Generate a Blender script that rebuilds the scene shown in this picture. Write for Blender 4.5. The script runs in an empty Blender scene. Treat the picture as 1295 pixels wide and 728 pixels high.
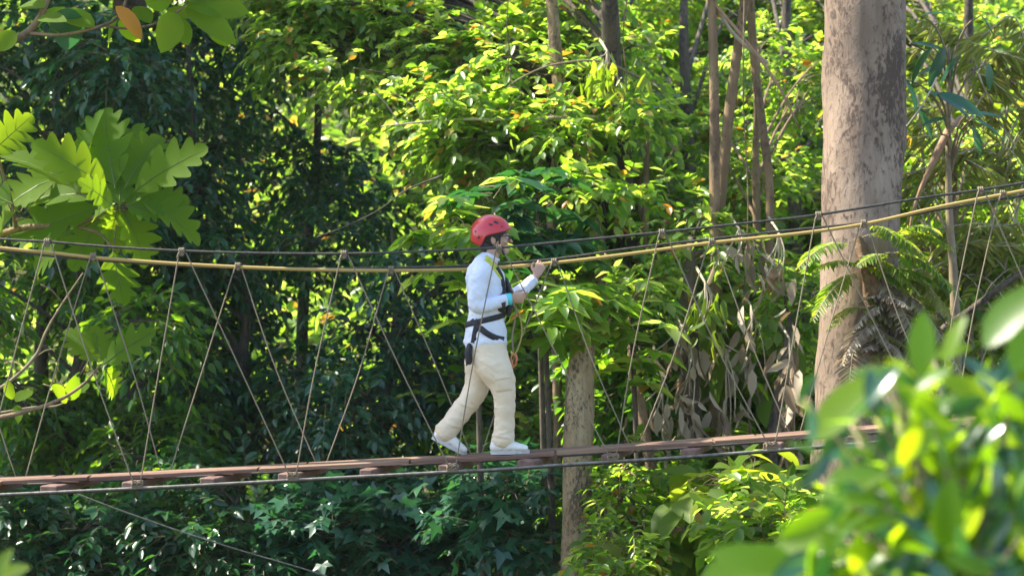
import bpy, math, random
import numpy as np
from mathutils import Vector, Matrix
from mathutils.bvhtree import BVHTree

R = math.radians
scene = bpy.context.scene
COL = scene.collection

# ------------------------------------------------------------------ camera, sky, sun
HAZE = 0.00025
F = 2562.0            # focal length in pixels of the 1295 px wide photograph
ZC = 6.5              # the eye stands this high above the gully floor
cam_d = bpy.data.cameras.new("camera")
cam_d.sensor_width = 36.0
cam_d.lens = 36.0 * F / 1295.0
cam_d.clip_end = 2000.0
cam_d.clip_start = 0.1
cam_d.dof.use_dof = True
cam_d.dof.focus_distance = 14.0
cam_d.dof.aperture_fstop = 2.3
cam = bpy.data.objects.new("camera", cam_d)
COL.objects.link(cam)
cam.location = (0, 0, ZC)
cam.rotation_euler = (R(90), 0, 0)
scene.camera = cam

SUN = Vector((0.60, -0.15, -0.77)).normalized()      # the way the light travels
sun_el = math.asin(-SUN.z)
sun_az = math.atan2(-SUN.x, -SUN.y)                  # clockwise from +Y
world = bpy.data.worlds.new("World")
scene.world = world
world.use_nodes = True
wn = world.node_tree
for n in list(wn.nodes):
    wn.nodes.remove(n)
sky = wn.nodes.new("ShaderNodeTexSky")
sky.sky_type = 'NISHITA'
sky.sun_disc = False
sky.sun_elevation = sun_el
sky.sun_rotation = sun_az
bg = wn.nodes.new("ShaderNodeBackground")
bg.inputs[1].default_value = 0.15
wo = wn.nodes.new("ShaderNodeOutputWorld")
wn.links.new(sky.outputs[0], bg.inputs[0])
wn.links.new(bg.outputs[0], wo.inputs[0])

sl = bpy.data.lights.new("sun", 'SUN')
sl.energy = 5.0
sl.angle = R(0.5)
sl.color = (1.0, 0.93, 0.78)
so = bpy.data.objects.new("sun", sl)
COL.objects.link(so)
so.rotation_euler = SUN.to_track_quat('-Z', 'Y').to_euler()

scene.view_settings.view_transform = 'Standard'
scene.view_settings.look = 'None'
scene.view_settings.exposure = 1.65
scene.view_settings.gamma = 1.0
scene.view_settings.use_curve_mapping = False
scene.cycles.max_bounces = 8
scene.cycles.diffuse_bounces = 4
scene.cycles.transmission_bounces = 6
scene.cycles.use_denoising = True
scene.cycles.sample_clamp_indirect = 6.0


def W(px, py, Y):
    """point that stands Y metres away where the photograph shows it"""
    return Vector(((px - 647.5) / F * Y, Y, ZC + (364.0 - py) / F * Y))


# ------------------------------------------------------------------ materials
def nodes_mat(name):
    m = bpy.data.materials.new(name)
    m.use_nodes = True
    nt = m.node_tree
    for n in list(nt.nodes):
        nt.nodes.remove(n)
    out = nt.nodes.new("ShaderNodeOutputMaterial")
    return m, nt, out


def ramp(nt, stops, src):
    r = nt.nodes.new("ShaderNodeValToRGB")
    el = r.color_ramp.elements
    while len(el) < len(stops):
        el.new(0.5)
    for e, (p, c) in zip(el, stops):
        e.position = p
        e.color = (*c, 1)
    nt.links.new(src, r.inputs[0])
    return r.outputs[0]


def leaf_mat(name, refl, trans, rough=0.38, mix=0.45, spec=0.5):
    """refl / trans: ramps over a random number per leaf"""
    m, nt, out = nodes_mat(name)
    g = nt.nodes.new("ShaderNodeNewGeometry")
    rc = ramp(nt, refl, g.outputs["Random Per Island"])
    tc = ramp(nt, trans, g.outputs["Random Per Island"])
    p = nt.nodes.new("ShaderNodeBsdfPrincipled")
    p.inputs["Roughness"].default_value = rough
    p.inputs["Specular IOR Level"].default_value = spec
    nt.links.new(rc, p.inputs["Base Color"])
    t = nt.nodes.new("ShaderNodeBsdfTranslucent")
    nt.links.new(tc, t.inputs[0])
    mx = nt.nodes.new("ShaderNodeMixShader")
    mx.inputs[0].default_value = mix
    nt.links.new(p.outputs[0], mx.inputs[1])
    nt.links.new(t.outputs[0], mx.inputs[2])
    nt.links.new(mx.outputs[0], out.inputs[0])
    return m


def simple_mat(name, col, rough=0.7, var=None, scale=20.0, bump=0.0, bscale=60.0, metal=0.0, stretch=(1, 1, 1), coat=0.0):
    m, nt, out = nodes_mat(name)
    p = nt.nodes.new("ShaderNodeBsdfPrincipled")
    p.inputs["Roughness"].default_value = rough
    p.inputs["Metallic"].default_value = metal
    p.inputs["Coat Weight"].default_value = coat
    p.inputs["Base Color"].default_value = (*col, 1)
    tc = nt.nodes.new("ShaderNodeTexCoord")
    mp = nt.nodes.new("ShaderNodeMapping")
    mp.inputs["Scale"].default_value = stretch
    nt.links.new(tc.outputs["Object"], mp.inputs[0])
    if var:
        n = nt.nodes.new("ShaderNodeTexNoise")
        n.inputs["Scale"].default_value = scale
        n.inputs["Detail"].default_value = 6
        nt.links.new(mp.outputs[0], n.inputs[0])
        c = ramp(nt, [(0.32, col), (0.68, var)], n.outputs[0])
        nt.links.new(c, p.inputs["Base Color"])
    if bump:
        n2 = nt.nodes.new("ShaderNodeTexNoise")
        n2.inputs["Scale"].default_value = bscale
        n2.inputs["Detail"].default_value = 5
        nt.links.new(mp.outputs[0], n2.inputs[0])
        b = nt.nodes.new("ShaderNodeBump")
        b.inputs["Strength"].default_value = bump
        b.inputs["Distance"].default_value = 0.02
        nt.links.new(n2.outputs[0], b.inputs["Height"])
        nt.links.new(b.outputs[0], p.inputs["Normal"])
    nt.links.new(p.outputs[0], out.inputs[0])
    return m


def bark_mat(name, c1, c2, c3, scale=7.0, thr=0.52, bump=0.6, zs=0.5):
    """pale bark with dark flaking blotches and fine vertical fissures"""
    m, nt, out = nodes_mat(name)
    p = nt.nodes.new("ShaderNodeBsdfPrincipled")
    p.inputs["Roughness"].default_value = 0.85
    tc = nt.nodes.new("ShaderNodeTexCoord")
    mp = nt.nodes.new("ShaderNodeMapping")
    mp.inputs["Scale"].default_value = (1, 1, zs)
    nt.links.new(tc.outputs["Object"], mp.inputs[0])
    a = nt.nodes.new("ShaderNodeTexNoise")
    a.inputs["Scale"].default_value = scale * 0.5
    a.inputs["Detail"].default_value = 8
    a.inputs["Roughness"].default_value = 0.65
    nt.links.new(mp.outputs[0], a.inputs[0])
    base = ramp(nt, [(0.35, c1), (0.65, c2)], a.outputs[0])
    b = nt.nodes.new("ShaderNodeTexNoise")
    b.inputs["Scale"].default_value = scale * 3.8
    b.inputs["Detail"].default_value = 9
    b.inputs["Roughness"].default_value = 0.7
    b.inputs["Distortion"].default_value = 0.6
    nt.links.new(mp.outputs[0], b.inputs[0])
    cl = nt.nodes.new("ShaderNodeTexNoise")
    cl.inputs["Scale"].default_value = scale * 0.45
    cl.inputs["Detail"].default_value = 3
    nt.links.new(mp.outputs[0], cl.inputs[0])
    ad = nt.nodes.new("ShaderNodeMath"); ad.operation = 'MULTIPLY_ADD'
    nt.links.new(cl.outputs[0], ad.inputs[0]); ad.inputs[1].default_value = 0.55
    nt.links.new(b.outputs[0], ad.inputs[2])
    mask = ramp(nt, [(thr + .255, (0, 0, 0)), (thr + 0.38, (1, 1, 1))], ad.outputs[0])
    mx = nt.nodes.new("ShaderNodeMix")
    mx.data_type = 'RGBA'
    nt.links.new(mask, mx.inputs[0])
    nt.links.new(base, mx.inputs[6])
    mx.inputs[7].default_value = (*c3, 1)
    st = nt.nodes.new("ShaderNodeTexNoise"); st.inputs["Scale"].default_value = 22; st.inputs["Detail"].default_value = 5
    mp2 = nt.nodes.new("ShaderNodeMapping"); mp2.inputs["Scale"].default_value = (1.4, 1.4, .09)
    nt.links.new(tc.outputs["Object"], mp2.inputs[0]); nt.links.new(mp2.outputs[0], st.inputs[0])
    sr = ramp(nt, [(.3, (.82, .80, .78)), (.7, (1.08, 1.06, 1.04))], st.outputs[0])
    mu = nt.nodes.new("ShaderNodeMix"); mu.data_type = 'RGBA'; mu.blend_type = 'MULTIPLY'; mu.inputs[0].default_value = 1
    nt.links.new(mx.outputs[2], mu.inputs[6]); nt.links.new(sr, mu.inputs[7])
    nt.links.new(mu.outputs[2], p.inputs["Base Color"])
    bp = nt.nodes.new("ShaderNodeBump")
    bp.inputs["Strength"].default_value = bump
    bp.inputs["Distance"].default_value = 0.02
    nt.links.new(b.outputs[0], bp.inputs["Height"])
    nt.links.new(bp.outputs[0], p.inputs["Normal"])
    nt.links.new(p.outputs[0], out.inputs[0])
    return m


def rope_mat(name, c1, c2, pitch=90.0):
    m, nt, out = nodes_mat(name)
    p = nt.nodes.new("ShaderNodeBsdfPrincipled")
    p.inputs["Roughness"].default_value = 0.8
    tc = nt.nodes.new("ShaderNodeTexCoord")
    w = nt.nodes.new("ShaderNodeTexWave")
    w.bands_direction = 'DIAGONAL'
    w.inputs["Scale"].default_value = pitch
    w.inputs["Distortion"].default_value = 1.5
    nt.links.new(tc.outputs["Object"], w.inputs[0])
    c = ramp(nt, [(0.2, c1), (0.8, c2)], w.outputs[1])
    nt.links.new(c, p.inputs["Base Color"])
    b = nt.nodes.new("ShaderNodeBump")
    b.inputs["Strength"].default_value = 0.5
    b.inputs["Distance"].default_value = 0.004
    nt.links.new(w.outputs[1], b.inputs["Height"])
    nt.links.new(b.outputs[0], p.inputs["Normal"])
    nt.links.new(p.outputs[0], out.inputs[0])
    return m


M = {}
# sunlit yellow green foliage
M['bright'] = leaf_mat('bright_leaf',
    [(0, (.035, .09, .012)), (.5, (.075, .16, .022)), (.93, (.15, .21, .06)), (.97, (.28, .17, .03)), (1, (.34, .12, .02))],
    [(0, (.24, .48, .02)), (.5, (.46, .74, .04)), (.93, (.74, .86, .14)), (.97, (.6, .34, .03)), (1, (.6, .22, .02))],
    rough=.33, mix=.58)
M['yellow'] = leaf_mat('yellow_green_leaf',
    [(0, (.07, .13, .014)), (.6, (.11, .18, .02)), (1, (.16, .20, .03))],
    [(0, (.26, .44, .015)), (.6, (.42, .58, .02)), (1, (.6, .62, .04))], rough=.4, mix=.55)
M['mid'] = leaf_mat('mid_green_leaf',
    [(0, (.025, .075, .016)), (.6, (.04, .11, .02)), (1, (.07, .15, .022))],
    [(0, (.14, .38, .015)), (.6, (.26, .54, .018)), (1, (.46, .70, .02))], rough=.34, mix=.5)
M['dark'] = leaf_mat('dark_green_leaf',  # darker leaf colour, also puts shade into the trees on the left
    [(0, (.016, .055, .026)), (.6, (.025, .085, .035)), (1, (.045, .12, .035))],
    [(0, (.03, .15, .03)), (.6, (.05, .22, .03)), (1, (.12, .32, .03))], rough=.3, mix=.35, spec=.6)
M['blue'] = leaf_mat('blue_green_leaf',  # bluer leaf colour, also puts skylit shade into the left foliage
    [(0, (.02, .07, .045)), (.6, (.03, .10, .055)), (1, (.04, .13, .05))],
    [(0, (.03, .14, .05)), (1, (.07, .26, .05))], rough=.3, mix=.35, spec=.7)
M['bread'] = leaf_mat('lobed_leaf',
    [(0, (.06, .13, .012)), (1, (.10, .17, .014))],
    [(0, (.30, .50, .012)), (1, (.48, .68, .016))], rough=.68, mix=.58, spec=.15)
M['gloss'] = leaf_mat('glossy_leaf',
    [(0, (.04, .10, .008)), (.5, (.06, .135, .010)), (1, (.09, .16, .012))],
    [(0, (.26, .50, .006)), (.5, (.44, .72, .008)), (1, (.70, .86, .012))], rough=.36, mix=.6, spec=.45)
M['gloss_dark'] = leaf_mat('dark_glossy_leaf',
    [(0, (.015, .06, .03)), (1, (.03, .10, .04))],
    [(0, (.04, .16, .02)), (1, (.10, .30, .03))], rough=.18, mix=.3, spec=.9)
M['dry'] = leaf_mat('dry_leaf',
    [(0, (.18, .13, .08)), (.6, (.34, .28, .20)), (1, (.50, .42, .32))],
    [(0, (.26, .16, .08)), (1, (.50, .40, .27))], rough=.8, mix=.3, spec=.2)
M['straw'] = leaf_mat('straw_leaf',
    [(0, (.20, .19, .06)), (.5, (.26, .26, .07)), (1, (.12, .19, .03))],
    [(0, (.46, .40, .10)), (1, (.46, .62, .05))], rough=.7, mix=.4, spec=.2)
M['orange'] = leaf_mat('orange_leaf',
    [(0, (.42, .16, .02)), (1, (.5, .2, .03))], [(0, (.7, .3, .02)), (1, (.8, .36, .03))], rough=.5, mix=.5)
M['bark_pale'] = bark_mat('pale_bark', (.18, .125, .09), (.29, .215, .16), (.075, .048, .035), thr=.50, scale=7)
M['bark_spot'] = bark_mat('spotted_bark', (.20, .13, .065), (.38, .29, .17), (.07, .05, .03), scale=11, thr=.48)
M['bark_brown'] = bark_mat('brown_bark', (.14, .09, .05), (.27, .185, .105), (.09, .06, .04), scale=9, thr=.55)
M['bark_dark'] = bark_mat('dark_bark', (.07, .055, .04), (.13, .10, .07), (.03, .026, .02), scale=8, thr=.5)
M['vein'] = leaf_mat('leaf_vein', [(0, (.14, .20, .05)), (1, (.16, .22, .06))], [(0, (.3, .42, .08)), (1, (.3, .42, .08))], rough=.5, mix=.3)
M['twig'] = simple_mat('twig', (.16, .12, .07), .8, (.26, .20, .12), 12)
M['twig_red'] = simple_mat('reddish_twig', (.22, .12, .07), .8, (.32, .2, .12), 12)
M['vine'] = simple_mat('vine_stem', (.30, .25, .17), .8, (.42, .36, .26), 15)
M['soil'] = simple_mat('forest_soil', (.045, .035, .02), .95, (.06, .07, .025), 1.5, .6, 8)


# ------------------------------------------------------------------ object helpers
def tag(o, label=None, cat=None, group=None, kind=None):
    if label: o['label'] = label
    if cat: o['category'] = cat
    if group: o['group'] = group
    if kind: o['kind'] = kind
    return o


def thing(name, loc, label, cat, group=None):
    o = bpy.data.objects.new(name, None)
    o.empty_display_size = 0.2
    COL.objects.link(o)
    o.location = loc
    return tag(o, label, cat, group)


def link(name, me, parent=None, mats=(), smooth=False):
    """me holds world coordinates; shift them so the object sits at its parent's origin"""
    o = bpy.data.objects.new(name, me)
    COL.objects.link(o)
    for m in mats:
        me.materials.append(m)
    if parent is not None:
        root = parent
        off = Vector((0, 0, 0))
        while root is not None:
            off += root.location
            root = root.parent
        me.transform(Matrix.Translation(-off))
        o.parent = parent
    if smooth:
        me.polygons.foreach_set('use_smooth', [True] * len(me.polygons))
    return o


class MB:
    """collects shapes into one mesh"""
    def __init__(s):
        s.v, s.f, s.m = [], [], []

    def add(s, v, f, mi=0):
        b = len(s.v)
        s.v += [tuple(p) for p in v]
        s.f += [tuple(i + b for i in q) for q in f]
        s.m += [mi] * len(f)

    def box(s, c, sx, sy, sz, ux=Vector((1, 0, 0)), uy=Vector((0, 1, 0)), uz=None, mi=0, bev=0.0):
        ux = Vector(ux).normalized(); uy = Vector(uy).normalized()
        uz = Vector(uz) if uz is not None else ux.cross(uy)
        c = Vector(c)
        if bev <= 0:
            v = [c + ux * (a * sx / 2) + uy * (b * sy / 2) + uz * (d * sz / 2) for d in (-1, 1) for b in (-1, 1) for a in (-1, 1)]
            s.add(v, [(0, 2, 3, 1), (4, 5, 7, 6), (0, 1, 5, 4), (2, 6, 7, 3), (0, 4, 6, 2), (1, 3, 7, 5)], mi)
            return
        # bevelled: rings along x
        hx, hy, hz = sx / 2, sy / 2, sz / 2
        rings = []
        for (x, k) in ((-hx, bev), (-hx + bev, 0), (hx - bev, 0), (hx, bev)):
            ring = []
            for (yy, zz) in ((-1, -1), (1, -1), (1, 1), (-1, 1)):
                y0 = yy * (hy - k); z0 = zz * (hz - k)
                b2 = bev if k == 0 else bev * .5
                pts = [(y0, z0 - zz * b2), (y0 - yy * b2, z0)]
                if yy * zz > 0: pts = [(y0 - yy * b2, z0), (y0, z0 - zz * b2)]
                if (yy, zz) in ((-1, -1), (1, 1)): pts = [(y0, z0 - zz * b2), (y0 - yy * b2, z0)]
                else: pts = [(y0 - yy * b2, z0), (y0, z0 - zz * b2)]
                ring += [c + ux * x + uy * p[0] + uz * p[1] for p in pts]
            rings.append(ring)
        n = 8
        v = [p for r in rings for p in r]
        f = [tuple(range(n))[::-1], tuple(3 * n + i for i in range(n))]
        for j in range(3):
            for i in range(n):
                f.append((j * n + i, j * n + (i + 1) % n, (j + 1) * n + (i + 1) % n, (j + 1) * n + i))
        s.add(v, f, mi)

    def tube(s, pts, rad, n=8, mi=0, cap=True, rough=0.0, rng=None, flat=1.0, side=None):
        """pts: points, rad: radius or list; flat squashes the second axis"""
        pts = [Vector(p) for p in pts]
        if not hasattr(rad, '__len__'): rad = [rad] * len(pts)
        v, f = [], []
        prev = None
        for i, p in enumerate(pts):
            if i == 0: t = pts[1] - p
            elif i == len(pts) - 1: t = p - pts[i - 1]
            else: t = pts[i + 1] - pts[i - 1]
            t.normalize()
            if prev is None:
                a = Vector(side) if side is not None else (Vector((0, 0, 1)) if abs(t.z) < .9 else Vector((1, 0, 0)))
            else:
                a = prev
            a = (a - t * a.dot(t)).normalized()
            prev = a
            b = t.cross(a)
            for k in range(n):
                w = 2 * math.pi * k / n
                r = rad[i] * (1 + (rng.uniform(-rough, rough) if rough else 0))
                v.append(p + a * (math.cos(w) * r) + b * (math.sin(w) * r * flat))
        for i in range(len(pts) - 1):
            for k in range(n):
                f.append((i * n + k, i * n + (k + 1) % n, (i + 1) * n + (k + 1) % n, (i + 1) * n + k))
        if cap:
            f.append(tuple(range(n))[::-1])
            f.append(tuple((len(pts) - 1) * n + k for k in range(n)))
        s.add(v, f, mi)

    def ball(s, c, r, n=10, m=7, mi=0, sc=(1, 1, 1)):
        c = Vector(c); v = [c + Vector((0, 0, r * sc[2]))]; f = []
        for j in range(1, m):
            th = math.pi * j / m
            for k in range(n):
                w = 2 * math.pi * k / n
                v.append(c + Vector((math.sin(th) * math.cos(w) * r * sc[0], math.sin(th) * math.sin(w) * r * sc[1], math.cos(th) * r * sc[2])))
        v.append(c - Vector((0, 0, r * sc[2])))
        for k in range(n):
            f.append((0, 1 + k, 1 + (k + 1) % n))
            f.append((len(v) - 1, 1 + (m - 2) * n + (k + 1) % n, 1 + (m - 2) * n + k))
        for j in range(m - 2):
            for k in range(n):
                a = 1 + j * n + k; b = 1 + j * n + (k + 1) % n
                f.append((a, a + n, b + n, b))
        s.add(v, f, mi)

    def mesh(s, name):
        me = bpy.data.meshes.new(name)
        me.from_pydata(s.v, [], s.f)
        me.polygons.foreach_set('material_index', s.m)
        me.update()
        return me

    def build(s, name, mats, parent=None, smooth=True):
        if not isinstance(mats, (list, tuple)): mats = [mats]
        return link(name, s.mesh(name), parent, mats, smooth)


def spline(pts, n=8):
    """Catmull-Rom through the points"""
    P = [Vector(p) for p in pts]
    P = [P[0] * 2 - P[1]] + P + [P[-1] * 2 - P[-2]]
    out = []
    for i in range(1, len(P) - 2):
        for k in range(n):
            t = k / n
            a, b, c, d = P[i - 1], P[i], P[i + 1], P[i + 2]
            out.append(0.5 * ((2 * b) + (c - a) * t + (2 * a - 5 * b + 4 * c - d) * t * t + (3 * b - a - 3 * c + d) * t ** 3))
    out.append(P[-2])
    return out


def lerp_list(r, n):
    """stretch a short list of radii over n samples"""
    return list(np.interp(np.linspace(0, 1, n), np.linspace(0, 1, len(r)), r))


# ------------------------------------------------------------------ leaves
def tmpl_ellipse(fold=.12, droop=.10, wide=.45):
    v = [(0, 0, 0), (.22, .40, fold * .8), (.60, .44, fold * .9 - droop * .35), (1, 0, -droop), (.60, -.44, fold * .9 - droop * .35), (.22, -.40, fold * .8),
         (.22, 0, 0), (.60, 0, -droop * .35)]
    f = [(0, 6, 1), (6, 7, 2, 1), (7, 3, 2), (0, 5, 6), (6, 5, 4, 7), (7, 4, 3)]
    return np.array(v, float), f


def tmpl_oval():
    """a bigger leaf with a rounder outline"""
    xs = [0, .08, .25, .45, .65, .82, .94, 1]
    ws = [0, .22, .43, .50, .46, .32, .14, 0]
    return tmpl_outline(xs, ws, .10, .18)


def tmpl_outline(xs, ws, fold, droop, back=0.0):
    v = []; n = len(xs)
    for x, w in zip(xs, ws):
        z = -droop * x * x
        v.append((x, 0, z))
    up = []; dn = []
    f = []
    for s in (1, -1):
        idx = []
        for i, (x, w) in enumerate(zip(xs, ws)):
            if w == 0: idx.append(i); continue
            v.append((x + back * w, s * w, -droop * x * x + fold * w))
            idx.append(len(v) - 1)
        for i in range(n - 1):
            q = [i, i + 1, idx[i + 1], idx[i]]
            q = [a for k, a in enumerate(q) if a not in q[:k]]
            if len(q) >= 3: f.append(tuple(q) if s == 1 else tuple(q[::-1]))
    return np.array(v, float), f


def tmpl_lobed(droop=.22, fold=.10):
    """breadfruit leaf: deep pointed lobes swept towards the tip"""
    xs, ws = [0, .05, .12], [0, .05, .20]
    lob = [(.13, .25, .36, .17), (.32, .45, .50, .21), (.52, .64, .49, .20), (.71, .81, .35, .15)]
    for a, b, w, g in lob:
        xs += [a, b - .03, b + .01, b + .035, b + .045]; ws += [w * .66, w * .95, w, w * .84, g]
    xs += [.90, .96, 1.0]; ws += [.17, .11, 0]
    return tmpl_outline(xs, ws, fold, droop, back=.20)


def tmpl_palm5():
    """five-lobed leaf in one flat blade (petiole at the origin)"""
    v = [(0, 0, 0)]
    angs = [-125, -100, -68, -45, -28, 0, 28, 45, 68, 100, 125]
    rr = [.34, .26, .50, .27, .34, .72, .34, .27, .50, .26, .34]
    rr = [.36, .30, .56, .30, .36, .78, .36, .30, .56, .30, .36]
    for a, r in zip(angs, rr):
        v.append((.25 + r * math.cos(R(a)), r * math.sin(R(a)), -.16 * r * r + .04 * (r < .32)))
    v[0] = (.25, 0, .02)
    v.append((0.22, 0.05, 0)); v.append((0.22, -0.05, 0))
    f = [(0, i + 1, i) for i in range(1, 11)]
    return np.array(v[:12], float), [(0, i, i + 1) for i in range(1, 11)]


TM = {'ell': tmpl_ellipse(), 'oval': tmpl_oval(), 'lobed': tmpl_lobed(), 'palm': tmpl_palm5(),
      'rhomb': (np.array([(0, 0, 0), (.45, .42, .08), (1, 0, -.1), (.45, -.42, .08)], float), [(0, 2, 1), (0, 3, 2)])}
TM['lobed_bent'] = tmpl_lobed(.40, .18)
TM['heart'] = tmpl_outline([-.10, 0, .15, .35, .6, .82, 1], [.28, .42, .52, .50, .36, .17, 0], .10, .22)


def unit(a):
    return a / np.maximum(np.linalg.norm(a, axis=-1, keepdims=True), 1e-9)


def leaves_geo(P, D, N, L, Wd, tm):
    """vertices and faces of all leaves: P base, D direction, N rough normal, L length, Wd width"""
    T, faces = TM[tm]
    D = unit(D)
    S = unit(np.cross(N, D))
    N2 = np.cross(D, S)
    L = np.asarray(L)[:, None, None]; Wd = np.asarray(Wd)[:, None, None]
    V = P[:, None, :] + D[:, None, :] * T[None, :, 0:1] * L + S[:, None, :] * T[None, :, 1:2] * Wd + N2[:, None, :] * T[None, :, 2:3] * L
    k = len(T); n = len(P)
    lt = np.array([len(f) for f in faces]); li = np.concatenate([np.array(f) for f in faces])
    loops = (np.arange(n)[:, None] * k + li[None, :]).ravel()
    tot = np.tile(lt, n)
    return V.reshape(-1, 3), loops, tot


def twigs_geo(A, B, r0, r1):
    t = unit(B - A)
    up = np.tile(np.array([[0.1, 0.2, 1.0]]), (len(A), 1))
    a = unit(np.cross(t, up)); b = np.cross(t, a)
    vs = []
    for (p, r) in ((A, r0), (B, r1)):
        for k in range(3):
            w = 2 * math.pi * k / 3
            vs.append(p + (a * math.cos(w) + b * math.sin(w)) * r)
    V = np.stack(vs, 1)
    li = np.array([0, 1, 4, 3, 1, 2, 5, 4, 2, 0, 3, 5])
    loops = (np.arange(len(A))[:, None] * 6 + li[None]).ravel()
    return V.reshape(-1, 3), loops, np.full(len(A) * 3, 4)


def geo_mesh(name, parts):
    """parts: (V, loops, totals, material index)"""
    V = np.concatenate([p[0] for p in parts]); off = 0; lo = []; to = []; mi = []
    for v, l, t, m in parts:
        lo.append(l + off); off += len(v); to.append(t); mi.append(np.full(len(t), m))
    lo = np.concatenate(lo).astype(np.int32); to = np.concatenate(to).astype(np.int32); mi = np.concatenate(mi).astype(np.int32)
    me = bpy.data.meshes.new(name)
    me.vertices.add(len(V)); me.vertices.foreach_set('co', V.astype(np.float32).ravel())
    me.loops.add(len(lo)); me.loops.foreach_set('vertex_index', lo)
    me.polygons.add(len(to))
    st = np.concatenate([[0], np.cumsum(to)[:-1]]).astype(np.int32)
    me.polygons.foreach_set('loop_start', st)
    me.polygons.foreach_set('loop_total', to)
    me.polygons.foreach_set('material_index', mi)
    me.update(calc_edges=True)
    return me


def cnoise(P, s, seed=0.0):
    x, y, z = P[:, 0] * s + seed, P[:, 1] * s + seed * 1.7, P[:, 2] * s - seed
    return (np.sin(x * 1.3 + 1.7 * np.sin(y * .9 + z * .5)) + np.sin(y * 1.7 + 1.3 * np.sin(z * 1.1 + x * .7)) + np.sin(z * 1.9 + 1.5 * np.sin(x * 1.2 - y * .6))
            + .5 * np.sin(x * 3.1 + y * 2.3 + z * 2.9)) / 3.5


def crown_geo(rng, clumps, leaf=.12, ratio=.42, k=8, tl=.45, tm='ell', drop=-.25, droop=.35, twig_r=.004, shell=.35,
              nfreq=1.6, up=.25, rosette=False, jitter=.45, lift=0.0, spreadx=1.0):
    """clumps: (centre, radii, number of twigs). Leaves stand on twigs; returns geometry parts (leaf = 0, twig = 1)"""
    O, T = [], []
    for c, r, n in clumps:
        u = unit(rng.normal(size=(n, 3)))
        rad = (shell ** 3 + (1 - shell ** 3) * rng.random((n, 1))) ** (1 / 3.0)
        O.append(np.array(c)[None] + u * np.array(r)[None] * rad)
        T.append(u * np.array([spreadx, .9, .6]) + rng.normal(size=(n, 3)) * .45 + np.array([0, 0, up]))
    O = np.concatenate(O); T = unit(np.concatenate(T))
    keep = cnoise(O, nfreq, rng.random() * 50) > drop
    O, T = O[keep], T[keep]
    n = len(O)
    ln = tl * rng.uniform(.6, 1.3, n)
    s = np.tile(np.linspace(.18, 1.0, k)[None], (n, 1)) + rng.uniform(-.05, .05, (n, k))
    dr = droop * ln
    down = np.array([0, 0, -1.0])
    pos = O[:, None] + T[:, None] * (s * ln[:, None])[..., None] + down * (s ** 2 * dr[:, None])[..., None]
    if rosette:
        pos = (O + T * ln[:, None] + down * dr[:, None])[:, None] + rng.normal(size=(n, k, 3)) * .01
        a = unit(np.cross(T, rng.normal(size=(n, 3)))); b = np.cross(T, a)
        w = (np.arange(k) / k * 2 * math.pi)[None] + rng.uniform(0, 6.28, (n, 1)) + rng.normal(size=(n, k)) * .12
        ax = unit(T * .35 + np.array([0, 0, 1.0]) * .9)
        a = unit(np.cross(ax, rng.normal(size=(n, 3)))); b = np.cross(ax, a)
        D = a[:, None] * np.cos(w)[..., None] + b[:, None] * np.sin(w)[..., None] + ax[:, None] * .05 + down * .22
        N = np.tile(ax[:, None], (1, k, 1)) + rng.normal(size=(n, k, 3)) * .12
    else:
        side = unit(np.cross(T, np.array([0, 0, 1.0]) + rng.normal(size=(n, 3)) * .25))
        sg = np.where(np.arange(k) % 2 == 0, 1.0, -1.0)[None, :, None]
        sg = np.tile(sg, (n, 1, 1)); sg[:, -1] *= .1
        tt = unit(T[:, None] + down * (2 * s * droop)[..., None])
        D = tt * .75 + side[:, None] * sg * .85 + down * (.22 - lift) + rng.normal(size=(n, k, 3)) * jitter * .5
        N = np.array([0, 0, 1.0]) + rng.normal(size=(n, k, 3)) * jitter - SUN_NP * .25
    L = leaf * rng.uniform(.6, 1.25, (n, k))
    parts = [(*leaves_geo(pos.reshape(-1, 3), D.reshape(-1, 3), N.reshape(-1, 3), L.ravel(), (L * ratio * 1.1).ravel() / .44 * .5, tm), 0)]
    if twig_r > 0:
        mid = O + T * ln[:, None] * .5 + down * (.25 * dr[:, None])
        end = O + T * ln[:, None] + down * dr[:, None]
        parts.append((*twigs_geo(O, mid, twig_r, twig_r * .8), 1))
        parts.append((*twigs_geo(mid, end, twig_r * .8, twig_r * .4), 1))
    return parts


SUN_NP = np.array(SUN)


def terrain(x, y):
    def sm(a, b, t):
        t = min(max((t - a) / (b - a), 0), 1)
        return t * t * (3 - 2 * t)
    h = 3.0 * sm(15, 30, y) + 16.0 * sm(28, 60, y) + 25 * sm(55, 160, y)
    h += .25 * math.sin(x * .5 + y * .3) + .35 * math.sin(x * .21 - y * .37) * sm(10, 20, y)
    h += 6.0 * sm(14, 60, abs(x))
    return h


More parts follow.
